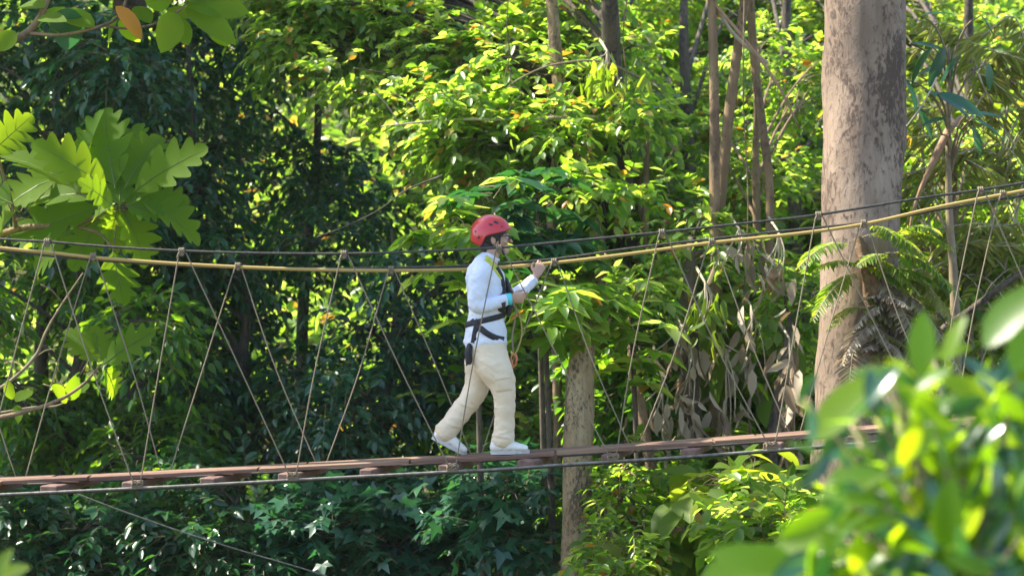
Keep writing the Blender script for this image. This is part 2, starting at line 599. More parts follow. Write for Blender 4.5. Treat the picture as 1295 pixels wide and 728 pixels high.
def trunk_mesh(mb, pts, rad, rng, n=14, rough=.03, mi=0, seg=6):
    sp = spline(pts, seg)
    rr = lerp_list(rad, len(sp))
    # low-frequency swelling instead of per-vertex noise
    v, f = [], []
    ph = [rng.uniform(0, 6.28) for _ in range(6)]
    base = len(mb.v)
    prev = None
    for i, p in enumerate(sp):
        t = (sp[min(i + 1, len(sp) - 1)] - sp[max(i - 1, 0)]).normalized()
        a = prev if prev is not None else Vector((1, 0, 0)) if abs(t.x) < .9 else Vector((0, 0, 1))
        a = (a - t * a.dot(t)).normalized(); prev = a; b = t.cross(a)
        for k in range(n):
            w = 2 * math.pi * k / n
            q = 1 + rough * (math.sin(2 * w + ph[0] + i * .4) + .7 * math.sin(3 * w + ph[1] - i * .7) + .5 * math.sin(5 * w + ph[2] + i * 1.1)) + rng.uniform(-rough, rough) * .4
            v.append(p + (a * math.cos(w) + b * math.sin(w)) * rr[i] * q)
    for i in range(len(sp) - 1):
        for k in range(n):
            f.append((i * n + k, i * n + (k + 1) % n, (i + 1) * n + (k + 1) % n, (i + 1) * n + k))
    f.append(tuple((len(sp) - 1) * n + k for k in range(n)))
    mb.add(v, f, mi)
    return sp


def C(px, py, Y, rx, ry, rd, n):
    """a clump given by its place and half sizes in the photograph (rd in metres)"""
    return (W(px, py, Y), (rx / F * Y, rd, ry / F * Y), n)


def tree(name, label, cat, trunk_pts, trunk_rad, clumps, leafm, bark, seed, group=None, limbs=True, sets=None, limb_r=.03, ground=True, twigm='twig', **kw):
    """trunk_pts: (px,py,Y) from the bottom of the frame upwards; rooted on the ground below"""
    rng = np.random.default_rng(seed); rnd = random.Random(seed)
    pts = [W(*p) for p in trunk_pts]
    if ground:
        p0 = pts[0]; d = (pts[0] - pts[1]); d = d / max(abs(d.z), .1)
        g = terrain(p0.x, p0.y)
        k = max(p0.z - g, 0.3)
        base = Vector((p0.x + d.x * k * .35, p0.y + d.y * k * .35, g - .15))
        if k > .6:
            pts = [base, (base + p0) / 2 + Vector((d.x * k * .08, 0, 0))] + pts
            trunk_rad = [trunk_rad[0] * 1.35, trunk_rad[0] * 1.08] + list(trunk_rad)
        else:
            pts = [base] + pts; trunk_rad = [trunk_rad[0] * 1.2] + list(trunk_rad)
    root = thing(name, (pts[0].x, pts[0].y, pts[0].z + .15), label, cat, group)
    mb = MB()
    # radii belong to the control points
    sp = spline(pts, 6)
    rr = np.interp(np.linspace(0, len(pts) - 1, len(sp)), range(len(pts)), trunk_rad)
    trunk_mesh(mb, pts, list(rr), rnd)
    if limbs:
        for c, r, n in clumps:
            c = Vector(c)
            cand = [q for q in sp if q.z < c.z - .1] or [sp[len(sp) // 2]]
            a = min(cand, key=lambda q: (q - c).length + .8 * abs((c.z - q.z) - .5 * Vector((q.x - c.x, q.y - c.y, 0)).length))
            if (a - c).length < .15: continue
            i = sp.index(a)
            ra = min(rr[i] * .5, limb_r)
            m = (a + c) / 2 + Vector((rnd.uniform(-.12, .12), rnd.uniform(-.1, .1), .12 * (a - c).length))
            trunk_mesh(mb, [a, m, c], [ra, ra * .7, ra * .3], rnd, n=6, seg=4)
            for q in range(4):
                e = c + Vector((rnd.uniform(-1, 1) * r[0], rnd.uniform(-1, 1) * r[1], rnd.uniform(-.8, .9) * r[2])) * .8
                trunk_mesh(mb, [m, (m + e) / 2 + Vector((0, 0, .08)), e], [ra * .45, ra * .3, ra * .14], rnd, n=5, seg=3)
    mb.build('trunk', M[bark], root)
    if clumps:
        parts = crown_geo(rng, clumps, **kw)
        link('crown', geo_mesh(name + '_crown', parts), root, [M[leafm], M[twigm]])
    return root


# ------------------------------------------------------------------ ground
def grid_ground():
    xs = np.concatenate([np.linspace(-300, -40, 14), np.linspace(-36, 36, 61), np.linspace(40, 300, 14)])
    ys = np.concatenate([np.linspace(-150, -5, 12), np.linspace(0, 62, 52), np.linspace(70, 500, 20)])
    v = [(x, y, terrain(x, y)) for y in ys for x in xs]
    nx = len(xs)
    f = [(j * nx + i, j * nx + i + 1, (j + 1) * nx + i + 1, (j + 1) * nx + i) for j in range(len(ys) - 1) for i in range(nx - 1)]
    me = bpy.data.meshes.new('ground'); me.from_pydata(v, [], f); me.update()
    tag(link('ground', me, None, [M['soil']], True), kind='structure')


grid_ground()


def scatter_stuff(name, label, n, xr, yr, hz, leaf, mat, seed, tm='rhomb', ratio=.5):
    rng = np.random.default_rng(seed)
    x = rng.uniform(*xr, n); y = rng.uniform(*yr, n)
    t = np.array([terrain(a, b) for a, b in zip(x, y)])
    z = t + rng.random(n) ** 1.2 * hz * (.55 + .45 * np.clip(cnoise(np.stack([x, y, t * 0], 1), .6, seed), -1, 1))
    P = np.stack([x, y, z], 1)
    D = rng.normal(size=(n, 3)); D[:, 2] = D[:, 2] * .4 - .2
    N = np.array([0, -.2, 1.0]) + rng.normal(size=(n, 3)) * .5
    L = leaf * rng.uniform(.6, 1.4, n)
    o = link(name, geo_mesh(name, [(*leaves_geo(P, D, N, L, L * ratio, tm), 0)]), None, [M[mat]])
    return tag(o, label, None, None, 'stuff')


# foliage no one could count: the far slope and the ground cover
scatter_stuff('forest', 'sunlit far forest slope showing in specks through the dark trees', 60000, (-22, 24), (31, 50), 5.0, .34, 'bright', 3)
scatter_stuff('undergrowth', 'low tangled undergrowth covering the gully floor', 26000, (-12, 12), (13, 31), 1.2, .22, 'mid', 4)
# the hazy air between the trees
hb = MB(); hb.box((0, 30, 12), 130, 80, 37.9)
hz_o = hb.build('haze', [], None, False)
hm_, hnt, hout = nodes_mat('haze_air')
hv = hnt.nodes.new("ShaderNodeVolumePrincipled")
hv.inputs['Color'].default_value = (.86, .92, 1.0, 1)
hv.inputs['Density'].default_value = HAZE
hv.inputs['Anisotropy'].default_value = .3
hnt.links.new(hv.outputs[0], hout.inputs['Volume'])
hz_o.data.materials.append(hm_)
tag(hz_o, 'thin bluish haze hanging in the air between the trees', None, None, 'stuff')
# ------------------------------------------------------------------ far bright trees
FARG = 'bright trees on the far slope'
far = [
    (760, 22.5, 'bright', 'broad yellow green tree filling the space above the climber at the top of the photo'),
    (1000, 23.5, 'bright', 'leafy bright tree behind the slender poles left of the big pale trunk'),
    (1230, 22.5, 'yellow', 'yellow green tree in the upper corner right of the big pale trunk'),
    (870, 24.0, 'bright', 'mid green tree standing behind the fork of the slender trunks'),
    (1110, 24.5, 'bright', 'bright tree directly behind the big pale trunk'),
]
for i, (px, Y, m, lab) in enumerate(far):
    rnd = random.Random(40 + i)
    cl = []
    for k in range(24):
        py = -50 + 610 * (k + rnd.random()) / 24
        cl.append(C(px + rnd.uniform(-150, 150), py, Y + (330 - py) / 728 * 9 + rnd.uniform(-.5, .5), rnd.uniform(55, 95), rnd.uniform(34, 52), rnd.uniform(.5, .8), 95))
    tree('broadleaf_tree', lab, 'tree', [(px, 728, Y), (px + 10, 400, Y), (px - 5, 60, Y), (px, -80, Y)], [.11, .09, .06, .02], cl, m, 'bark_dark', 60 + i,
         group=FARG, leaf=(.14, .19, .12, .17, .15)[i], k=8, tl=.55, ratio=(.46, .34, .58, .40, .5)[i], drop=-.3)

# ------------------------------------------------------------------ trees on the left under the tall canopy, shade also put into leaf colour
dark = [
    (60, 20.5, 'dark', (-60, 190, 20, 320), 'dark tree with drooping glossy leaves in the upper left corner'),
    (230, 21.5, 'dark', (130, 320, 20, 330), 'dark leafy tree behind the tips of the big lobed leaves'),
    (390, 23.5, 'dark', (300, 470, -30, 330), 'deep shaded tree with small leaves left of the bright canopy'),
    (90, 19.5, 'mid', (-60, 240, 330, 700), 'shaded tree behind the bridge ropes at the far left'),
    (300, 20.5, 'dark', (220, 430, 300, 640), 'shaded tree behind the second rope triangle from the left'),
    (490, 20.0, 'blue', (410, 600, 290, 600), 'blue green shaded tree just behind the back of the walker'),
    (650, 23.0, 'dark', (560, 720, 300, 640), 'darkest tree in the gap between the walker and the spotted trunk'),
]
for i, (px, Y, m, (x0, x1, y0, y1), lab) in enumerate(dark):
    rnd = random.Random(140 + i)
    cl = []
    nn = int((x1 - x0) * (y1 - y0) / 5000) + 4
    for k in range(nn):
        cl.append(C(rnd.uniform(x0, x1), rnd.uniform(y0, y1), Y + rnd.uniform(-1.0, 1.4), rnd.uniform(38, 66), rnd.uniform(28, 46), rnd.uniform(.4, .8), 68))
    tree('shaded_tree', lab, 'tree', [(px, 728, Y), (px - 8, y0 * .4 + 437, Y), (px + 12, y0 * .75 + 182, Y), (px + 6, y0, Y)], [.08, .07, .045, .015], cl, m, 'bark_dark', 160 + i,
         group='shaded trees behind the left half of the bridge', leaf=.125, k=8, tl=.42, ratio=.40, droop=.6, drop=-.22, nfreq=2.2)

# tall canopy trees that shade the left half (their crowns are above the frame)
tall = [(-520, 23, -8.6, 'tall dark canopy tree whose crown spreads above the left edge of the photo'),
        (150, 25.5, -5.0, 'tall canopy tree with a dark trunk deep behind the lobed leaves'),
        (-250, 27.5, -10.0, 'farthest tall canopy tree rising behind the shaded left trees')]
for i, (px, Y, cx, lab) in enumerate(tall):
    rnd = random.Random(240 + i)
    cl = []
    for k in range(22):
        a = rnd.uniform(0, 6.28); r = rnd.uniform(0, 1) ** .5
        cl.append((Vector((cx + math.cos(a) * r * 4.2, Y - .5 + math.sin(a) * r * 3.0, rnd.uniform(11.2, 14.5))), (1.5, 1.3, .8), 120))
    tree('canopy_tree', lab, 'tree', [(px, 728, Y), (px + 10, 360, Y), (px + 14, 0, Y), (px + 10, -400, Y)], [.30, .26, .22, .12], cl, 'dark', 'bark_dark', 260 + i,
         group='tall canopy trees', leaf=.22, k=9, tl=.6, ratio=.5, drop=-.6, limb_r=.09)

# ------------------------------------------------------------------ the sunlit canopy hanging over the middle
cl = []
rnd = random.Random(7)
for k in range(60):
    x = rnd.uniform(350, 790)
    ylim = 40 + (x - 340) * .62
    y = rnd.uniform(-50, min(ylim, 250))
    if x < 420 and y > 120: continue
    cl.append(C(x, y, 19.4 + (120 - y) / 728 * 9 + rnd.uniform(-.4, .4), rnd.uniform(34, 58), rnd.uniform(14, 24), rnd.uniform(.3, .5), 42))
tree('spreading_tree', 'tree with sunlit yellow green leaves spreading across the top middle above the walker', 'tree',
     [(775, 728, 20.3), (772, 420, 20.2), (770, 200, 20), (773, 60, 19.8), (765, -120, 19.5)], [.14, .12, .11, .10, .06],
     cl, 'bright', 'bark_dark', 77, leaf=.115, k=9, tl=.38, ratio=.48, drop=-.35, nfreq=2.5, limb_r=.035, twig_r=.004)

# mid-size foliage on the right
right = [
    (700, 18.4, 'bright', (640, 780, 200, 360), 10, 'bushy tree with orange tinted leaf tips right of the red helmet'),
    (820, 18.8, 'bright', (760, 900, 160, 420), 15, 'bushy sunlit tree between the walker and the slender poles'),
    (960, 19.0, 'bright', (890, 1040, 60, 400), 17, 'leafy sapling wrapped around the slender poles'),
    (1210, 18.2, 'bright', (1140, 1310, 170, 420), 14, 'mid green bush behind the hand ropes right of the big pale trunk'),
    (820, 18.6, 'mid', (765, 880, 400, 640), 13, 'dense bush of dark leaves behind the bridge left of the hanging dead leaves'),
    (950, 19.2, 'bright', (890, 1040, 400, 650), 15, 'sunlit bush low between the dead leaves and the big pale trunk'),
    (790, 17.6, 'bright', (755, 840, 590, 740), 8, 'bush of small sunlit leaves beside the foot of the spotted trunk'),
    (965, 15.9, 'bright', (930, 1040, 640, 745), 6, 'low sunlit bush beside the blurred near leaves under the right end of the deck'),
]
for i, (px, Y, m, (x0, x1, y0, y1), n, lab) in enumerate(right):
    rnd = random.Random(340 + i)
    cl = []
    for k in range(n):
        py = y0 + (y1 - y0) * (k + rnd.random()) / n
        cl.append(C(rnd.uniform(x0, x1), py, Y + .3 + (364 - py) / 728 * 5 + rnd.uniform(-.3, .3), rnd.uniform(30, 50), rnd.uniform(18, 30), rnd.uniform(.25, .45), 40))
    tree('leafy_tree', lab, 'tree', [(px, 728, Y + .3), (px + 6, (y1 + 728) / 2, Y + .3), (px - 4, (y0 + y1) / 2, Y + .2), (px, y0, Y)], [.05, .045, .035, .015], cl, m, 'bark_brown', 360 + i,
         group='leafy trees behind the right half of the bridge', leaf=(.12, .15, .10, .14, .12, .16, .10, .13, .17)[i], k=8, tl=.34, ratio=(.5, .36, .55, .4, .46, .52, .45, .5, .34)[i], drop=-.25, nfreq=2.6)

# ------------------------------------------------------------------ lobed-leaf shrubs under the deck
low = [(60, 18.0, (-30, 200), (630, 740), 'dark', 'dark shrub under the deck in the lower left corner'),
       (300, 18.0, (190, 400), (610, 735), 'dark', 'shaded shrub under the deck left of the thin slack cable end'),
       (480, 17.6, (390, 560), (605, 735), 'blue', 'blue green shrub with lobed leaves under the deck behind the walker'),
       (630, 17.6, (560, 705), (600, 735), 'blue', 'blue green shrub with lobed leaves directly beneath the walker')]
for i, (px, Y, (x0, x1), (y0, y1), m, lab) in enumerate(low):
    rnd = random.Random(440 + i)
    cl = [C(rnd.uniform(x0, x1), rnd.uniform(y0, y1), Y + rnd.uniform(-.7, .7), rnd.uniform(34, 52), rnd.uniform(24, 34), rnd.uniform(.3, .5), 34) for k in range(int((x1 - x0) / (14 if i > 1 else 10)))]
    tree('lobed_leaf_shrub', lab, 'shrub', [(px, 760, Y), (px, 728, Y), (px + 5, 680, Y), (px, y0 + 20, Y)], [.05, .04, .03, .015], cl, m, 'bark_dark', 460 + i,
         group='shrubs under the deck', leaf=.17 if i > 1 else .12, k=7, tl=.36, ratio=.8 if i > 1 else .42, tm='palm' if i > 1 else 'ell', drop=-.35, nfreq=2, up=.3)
# ------------------------------------------------------------------ trunks one can tell apart
def crown_above(cx, cy, z0, z1, rr, n, seed):
    rnd = random.Random(seed)
    return [(Vector((cx + rnd.uniform(-rr, rr), cy + rnd.uniform(-rr, rr), rnd.uniform(z0, z1))), (.8, .8, .45), 34) for _ in range(n)]


# the big pale trunk, the right anchor of the walkway
big = tree('pale_trunk_tree', 'tall tree with a thick smooth pale blotched trunk behind the hand ropes at the right', 'tree',
     [(1072, 728, 16.2), (1079, 600, 16.2), (1083, 500, 16.3), (1086, 400, 16.3), (1090, 250, 16.4), (1093, 120, 16.5), (1093, 0, 16.5), (1096, -260, 16.6), (1110, -620, 16.6)],
     [.42, .36, .325, .325, .325, .335, .335, .30, .2], crown_above(3.3, 16.8, 12.6, 15.5, 2.6, 12, 5), 'bright', 'bark_pale', 501, limb_r=.08,
     leaf=.16, k=8, tl=.5, drop=-.3)

# spotted thick trunk just right of the walker, its top ends in a rosette of shoots
sp_root = tree('spotted_trunk_tree', 'thick spotted trunk standing behind the deck just right of the walker', 'tree',
     [(729, 745, 16.2), (730, 640, 16.2), (731, 560, 16.2), (734, 490, 16.25), (737, 430, 16.3), (741, 405, 16.3)],
     [.122, .121, .120, .112, .100, .07],
     [C(737, 385, 16.3, 30, 12, .2, 9), C(700, 385, 16.1, 30, 14, .2, 9), C(765, 400, 16.3, 20, 10, .2, 5)], 'bright', 'bark_spot', 502, limb_r=.02,
     leaf=.25, k=8, tl=.22, rosette=True, ratio=.30, drop=-9, tm='ell', twig_r=.005)

poles = [
    ('slim straight tree with a brown trunk rising through the upper right middle', [(905, 728, 17.8), (903, 560, 17.8), (904, 300, 17.8), (903, 120, 17.8), (899, -60, 17.8), (898, -200, 17.8)], [.052, .05, .047, .043, .038, .03], 'bark_brown'),
    ('slim tree leaning right out of the foot of the straight brown one', [(905, 560, 18.0), (906, 420, 18.0), (909, 300, 18.0), (916, 200, 18.0), (929, 90, 18.0), (946, -30, 18.0), (965, -160, 18.0)], [.042, .042, .042, .048, .046, .04, .03], 'bark_brown'),
    ('thin pale tree nearest the left side of the big pale trunk', [(974, 728, 18.2), (972, 560, 18.2), (970, 400, 18.2), (974, 250, 18.2), (963, 150, 18.2), (951, 40, 18.2), (945, -150, 18.2)], [.045, .045, .04, .038, .04, .036, .03], 'bark_brown'),
    ('pale crooked tree leaning left behind the upper middle leaves', [(772, 560, 18.6), (766, 400, 18.6), (752, 290, 19.1), (728, 210, 19.1), (708, 110, 19.1), (697, 0, 19.2), (680, -160, 19.2)], [.075, .075, .07, .07, .065, .055, .04], 'bark_spot'),
    ('dark trunk wrapped in vines hanging into the top of the photo', [(812, 728, 19.9), (804, 500, 19.7), (796, 300, 19.5), (786, 180, 19.3), (776, 75, 18.9), (771, 0, 18.6), (768, -120, 18.5)], [.08, .08, .08, .08, .075, .07, .05], 'bark_dark'),
    ('crooked tree whose bare trunk climbs left of the hanging dead leaves', [(858, 728, 17.4), (850, 650, 17.4), (826, 600, 17.3), (812, 520, 17.3), (800, 470, 17.4), (796, 380, 17.5)], [.085, .08, .05, .045, .04, .02], 'bark_brown'),
    ('dark trunk hung with dead leaves under the right part of the deck', [(866, 728, 17.6), (872, 660, 17.6), (874, 560, 17.6), (872, 460, 17.6), (870, 380, 17.6), (874, 300, 17.7)], [.11, .10, .10, .09, .08, .03], 'bark_dark'),
    ('thin dark leaning trunk below the deck left of the big pale one', [(990, 728, 17.4), (984, 640, 17.4), (976, 560, 17.4), (990, 470, 17.4), (1000, 400, 17.5)], [.045, .045, .045, .04, .02], 'bark_dark'),
]
for i, (lab, pts, rad, bk) in enumerate(poles):
    top = W(*pts[-1])
    rnd = random.Random(520 + i)
    if pts[-1][1] < 0:
        cl = [(top + Vector((rnd.uniform(-.7, .7), rnd.uniform(-.5, .5), rnd.uniform(-.3, 1.0))), (.5, .4, .3), 22) for _ in range(4)]
    else:
        cl = [(top + Vector((rnd.uniform(-.25, .25), rnd.uniform(0, .3), rnd.uniform(-.1, .3))), (.3, .25, .18), 14) for _ in range(3)]
    tree('slender_tree', lab, 'tree', pts, rad, cl, 'bright', bk, 540 + i, group='slender trunks at the right', leaf=.13, k=7, tl=.35, drop=-.8)

# ------------------------------------------------------------------ umbrella-leaved saplings around the walker
umb = [
    ('sapling with umbrella leaves behind the back of the red helmet', 600, 16.6, [(575, 275, 18, 12, 5), (600, 300, 26, 16, 7), (560, 310, 24, 14, 6), (625, 262, 20, 12, 5), (585, 335, 26, 10, 4)], 'bright'),
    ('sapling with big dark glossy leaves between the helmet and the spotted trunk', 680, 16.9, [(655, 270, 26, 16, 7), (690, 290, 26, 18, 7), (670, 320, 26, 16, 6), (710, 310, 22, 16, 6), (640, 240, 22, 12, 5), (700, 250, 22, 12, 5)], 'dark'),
    ('sapling with bright umbrella leaves below the hand the walker holds out', 690, 16.4, [(690, 370, 20, 12, 6), (720, 375, 20, 12, 6), (670, 400, 16, 12, 5), (690, 410, 16, 10, 4), (780, 400, 26, 14, 6), (668, 425, 12, 8, 3)], 'bright'),
    ('sapling with one tier of bright leaves beside the top of the spotted trunk', 800, 16.8, [(790, 440, 22, 10, 5), (820, 425, 22, 12, 5), (800, 380, 24, 14, 6)], 'bright'),
]
for i, (lab, px, Y, cs, m) in enumerate(umb):
    cl = [C(a, b, Y + .1 * math.sin(a), c, d, .22, n) for a, b, c, d, n in cs]
    y1 = max(c[1] for c in cs)
    tree('umbrella_leaf_sapling', lab, 'sapling', [(px + 10, 728, Y + .3), (px + 6, (728 + y1) / 2, Y + .3), (px, y1, Y + .2), (px, min(c[1] for c in cs) + 10, Y + .1)], [.03, .026, .02, .01],
         cl, m, 'bark_dark', 580 + i, group='umbrella leaved saplings', leaf=.24, k=8, tl=.24, rosette=True, ratio=.34, drop=-9, limb_r=.012, twig_r=.005)

# big heart-leaved plants low on the right
hl = [('tall plant with large heart shaped leaves low between the dark trunks', 930, 15.5, (890, 975), (595, 700), 40),
      ('large leaved plant at the bottom right of the spotted trunk', 815, 15.7, (800, 860), (660, 735), 18),
      ('large leaved plant below the slender poles just above the deck', 915, 18.0, (880, 960), (400, 500), 26)]
for i, (lab, px, Y, (x0, x1), (y0, y1), n) in enumerate(hl):
    rnd = random.Random(600 + i)
    cl = [C(rnd.uniform(x0, x1), rnd.uniform(y0, y1), Y + rnd.uniform(-.2, .3), 26, 18, .2, n // 5) for _ in range(6)]
    tree('heart_leaf_plant', lab, 'plant', [(px, 760, Y), (px, 728, Y), (px + 4, (y0 + y1) / 2, Y), (px, y0, Y)], [.03, .025, .02, .01], cl, 'yellow', 'bark_brown', 610 + i,
         group='large leaved plants', leaf=.30, k=3, tl=.3, ratio=.62, tm='heart', drop=-9, limb_r=.01, jitter=.35)

# ------------------------------------------------------------------ hanging dead leaves and fronds
def frond(rng, base, dirv, length, sag, leafl, n=26, sw=.12, dirdroop=.2):
    """rachis points and leaflets of an arching frond"""
    b = np.array(base); d = unit(np.array(dirv, float))
    t = np.linspace(0.0, 1, n)
    P = b + d * (t * length)[:, None] + np.array([0, 0, -1.0]) * (t ** 2 * sag)[:, None]
    tg = unit(np.gradient(P, axis=0))
    side = unit(np.cross(tg, np.array([0, 0, 1.0])))
    pos, D, N, L = [], [], [], []
    for s in (1, -1):
        pos.append(P[3:]); D.append(unit(side * s + tg * .45 + np.array([0, 0, -dirdroop]) + rng.normal(size=(n, 3)) * .08)[3:])
        N.append((np.cross(side, tg) * 1.0 + rng.normal(size=(n, 3)) * .2)[3:])
        L.append((leafl * np.sin(np.clip(t * 2.6 + .35, 0, math.pi)) + .02)[3:] * rng.uniform(.8, 1.1, n - 3))
    return P, np.concatenate(pos), np.concatenate(D), np.concatenate(N), np.concatenate(L)


def frond_plant(name, label, cat, base_c, fronds, mats, seed, group=None, leafw=.14):
    """fronds: (start, direction, length, sag, leaflet length, part name, material)"""
    rng = np.random.default_rng(seed)
    root = thing(name, base_c, label, cat, group)
    for st, dv, ln, sag, ll, pn, mt in fronds:
        P, p, D, N, L = frond(rng, st, dv, ln, sag, ll)
        A, B = P[:-1], P[1:]
        parts = [(*leaves_geo(p, D, N, L, L * leafw + .008, 'ell'), 0), (*twigs_geo(A, B, .006, .005), 1)]
        link(pn, geo_mesh(pn, parts), root, [M[mt], M['vine']])
    return root


rnd = random.Random(31)
# climbing fern on the big trunk: live yellow-green fronds above, dead ones hanging
fc = W(1120, 350, 16.0)
fr = []
for (a, b, dx, dz, ln, sag, mt) in [(1090, 300, .55, .25, .55, .35, 'yellow'), (1075, 310, -.7, .2, .5, .3, 'yellow'), (1120, 320, .8, .1, .6, .45, 'yellow'), (1130, 300, .5, .5, .5, .3, 'yellow'),
                                (1085, 345, -.6, -.1, .45, .3, 'yellow'), (1110, 350, .3, -.3, .5, .3, 'dry'), (1125, 360, .55, -.2, .6, .5, 'dry'), (1135, 350, .7, 0, .55, .55, 'straw'),
                                (1100, 390, .15, -.6, .5, .3, 'dry'), (1120, 400, .5, -.5, .5, .35, 'dry'), (1085, 405, -.2, -.7, .45, .2, 'dry'), (1130, 420, .4, -.7, .5, .2, 'dry'),
                                (1105, 425, -.15, -.8, .45, .2, 'dry'), (1140, 385, .9, -.3, .5, .4, 'straw')]:
    st = W(a, b, 15.95)
    fr.append((st, (dx, -.35, dz), ln, sag, .17, 'frond' if mt == 'yellow' else 'dead_frond', mt))
for k in range(26):
    a = rnd.uniform(1085, 1140); b = rnd.uniform(375, 440); sg = rnd.choice((-1, 1, 1))
    fr.append((W(a, b, 15.9), (sg * rnd.uniform(.3, 1), -rnd.uniform(.1, .5), rnd.uniform(-.4, .3)), rnd.uniform(.25, .42), rnd.uniform(.15, .3), .10, 'dead_frond', rnd.choice(('dry', 'dry', 'straw'))))
for k in range(8):
    a = rnd.uniform(1085, 1145); b = rnd.uniform(285, 345); sg = rnd.choice((-1, 1, 1))
    fr.append((W(a, b, 15.9), (sg * rnd.uniform(.4, 1), -rnd.uniform(.1, .5), rnd.uniform(-.1, .5)), rnd.uniform(.3, .5), rnd.uniform(.15, .35), .15, 'frond', 'yellow'))
mbf = MB()
ff = frond_plant('climbing_fern', 'fern clinging to the big pale trunk with yellow fronds above and dead brown fronds below', 'fern', fc, fr, None, 33)
trunk_mesh(mbf, [W(1085, 300, 16.0), W(1100, 350, 15.96), W(1110, 400, 15.97), W(1112, 450, 16.0)], [.03, .07, .10, .03], rnd, n=16, rough=.22)
mbf.build('root_mass', simple_mat('root_fibre', (.10, .06, .035), .95, (.22, .13, .07), 25, .8, 60), ff)


def dead_bunch(label, px, py, Y, n, seed, w=45, h=60, mt='dry', group='bundles of dead leaves hanging behind the deck', L0=.22):
    """a bundle of withered leaves hanging from one stalk"""
    rng = np.random.default_rng(seed)
    c = np.array(W(px, py, Y))
    top = W(px, py - h * .6, Y)
    s = Y / F
    root = thing('dead_leaf_bunch', top, label, 'dead leaves', group)
    P = c + rng.normal(size=(n, 3)) * np.array([w * s * .5, .12, h * s * .5])
    D = rng.normal(size=(n, 3)) * np.array([.5, .5, .3]) + np.array([0, 0, -1.0])
    N = rng.normal(size=(n, 3)) + np.array([0, -.5, 0])
    L = L0 * rng.uniform(.5, 1.3, n)
    parts = [(*leaves_geo(P, D, N, L, L * rng.uniform(.18, .4, n), 'ell'), 0)]
    link('leaves', geo_mesh('dead_leaves', parts), root, [M[mt]])
    mb = MB()
    for k in range(5):
        q = Vector(P[k]); mb.tube(spline([top + Vector((0, .02, .12)), (top + q) / 2 + Vector((.03, 0, .06)), q], 4), .006, 5)
    mb.tube([top + Vector((-.05, .3, .25)), top + Vector((0, .02, .12)), Vector(c)], [.012, .01, .006], 6)
    mb.build('stalk', M['vine'], root)


for a in [('reddish brown dead leaves hanging left of the dark trunk just above the deck', 838, 520, 17.2, 26, 1, 36, 40, 'dry'),
          ('pale curled dead leaves hanging in front of the dark trunk above the deck', 872, 500, 17.2, 46, 2, 34, 90, 'dry'),
          ('grey dead leaf cluster above the other dead leaves and left of the poles', 862, 442, 17.3, 22, 3, 44, 22, 'dry'),
          ('bundle of dead leaves hanging between the two pole bases behind the deck', 918, 515, 17.3, 28, 4, 26, 90, 'dry'),
          ('silvery dead leaves beside the pole nearest the big pale trunk', 950, 440, 17.4, 18, 5, 24, 60, 'dry'),
          ('pale fluffy seed plume hanging close to the left edge of the big trunk', 999, 500, 17.0, 70, 6, 12, 90, 'dry'),
          ('grey dead leaves high between the thin pale tree and the big trunk', 985, 340, 17.4, 22, 7, 50, 50, 'dry'),
          ('withered grey leaves by the straight brown pole under the hand ropes', 935, 320, 17.4, 16, 8, 40, 22, 'dry')]:
    dead_bunch(*a)
dead_bunch('fringe of pale yellow young leaves hanging in the upper middle left of the poles', 768, 95, 17.6, 46, 9, 44, 22, 'yellow', group=None, L0=.2)
dead_bunch('fringe of yellow leaves hanging against the dark trunk right of the walker', 892, 395, 17.2, 50, 10, 22, 34, 'yellow', group=None, L0=.2)

# long-leaved plants right of the big trunk (dark glossy blades)
def blade_plant(label, specs, mt, root_c, seed, group=None):
    rng = np.random.default_rng(seed)
    P = np.array([W(a, b, Y) for a, b, Y, *_ in specs])
    D = np.array([[dx, dy, dz] for _, _, _, dx, dy, dz, *_ in specs], float)
    L = np.array([q[6] for q in specs]); Wd = np.array([q[7] for q in specs])
    N = np.array([0, -.5, 1.0]) + rng.normal(size=(len(specs), 3)) * .25
    root = thing('long_leaf_sapling', root_c, label, 'sapling', group)
    link('crown', geo_mesh('long_leaves', [(*leaves_geo(P, D, N, L, Wd, 'oval'), 0)]), root, [M[mt]])
    return root


rnd = random.Random(77)
specs = []
for a, b, dx, dz, L in [(1150, 55, .9, -.1, .36), (1170, 115, .9, -.35, .5), (1185, 118, .8, -.3, .45), (1160, 135, .5, -.8, .3), (1195, 60, -.35, -.9, .35), (1205, 62, .1, -1, .3), (1215, 70, -.5, -.6, .3),
                       (1230, 150, .9, -.4, .35), (1222, 145, .8, .05, .4), (1250, 80, .05, -1, .22), (1180, 60, -.6, -.8, .35), (1145, 100, .3, -.7, .3), (1200, 150, -.8, -.1, .25), (1230, 160, .3, -.8, .25),
                       (1165, 20, .9, .2, .3), (1240, 20, .6, -.6, .25), (1160, 95, .7, .3, .3)]:
    specs.append((a, b, 16.8 + rnd.uniform(-.2, .2), dx, rnd.uniform(-.3, .3), dz, L, L * .28))
st0 = W(1205, 728, 17.0)
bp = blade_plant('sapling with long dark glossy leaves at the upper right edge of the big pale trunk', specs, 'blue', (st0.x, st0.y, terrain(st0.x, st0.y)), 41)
mb = MB()
trunk_mesh(mb, [Vector((st0.x, st0.y, terrain(st0.x, st0.y) - .1)), W(1210, 500, 17.0), W(1200, 250, 17.0), W(1200, 60, 16.9)], [.05, .045, .03, .012], rnd, n=7)
for q in specs:
    trunk_mesh(mb, [W(1202, min(q[1] + 60, 300), 17.0), (W(1202, q[1] + 30, 17) + W(q[0], q[1], q[2])) / 2, W(q[0], q[1], q[2])], [.012, .009, .006], rnd, n=5, seg=3)
mb.build('trunk', M['twig'], bp)

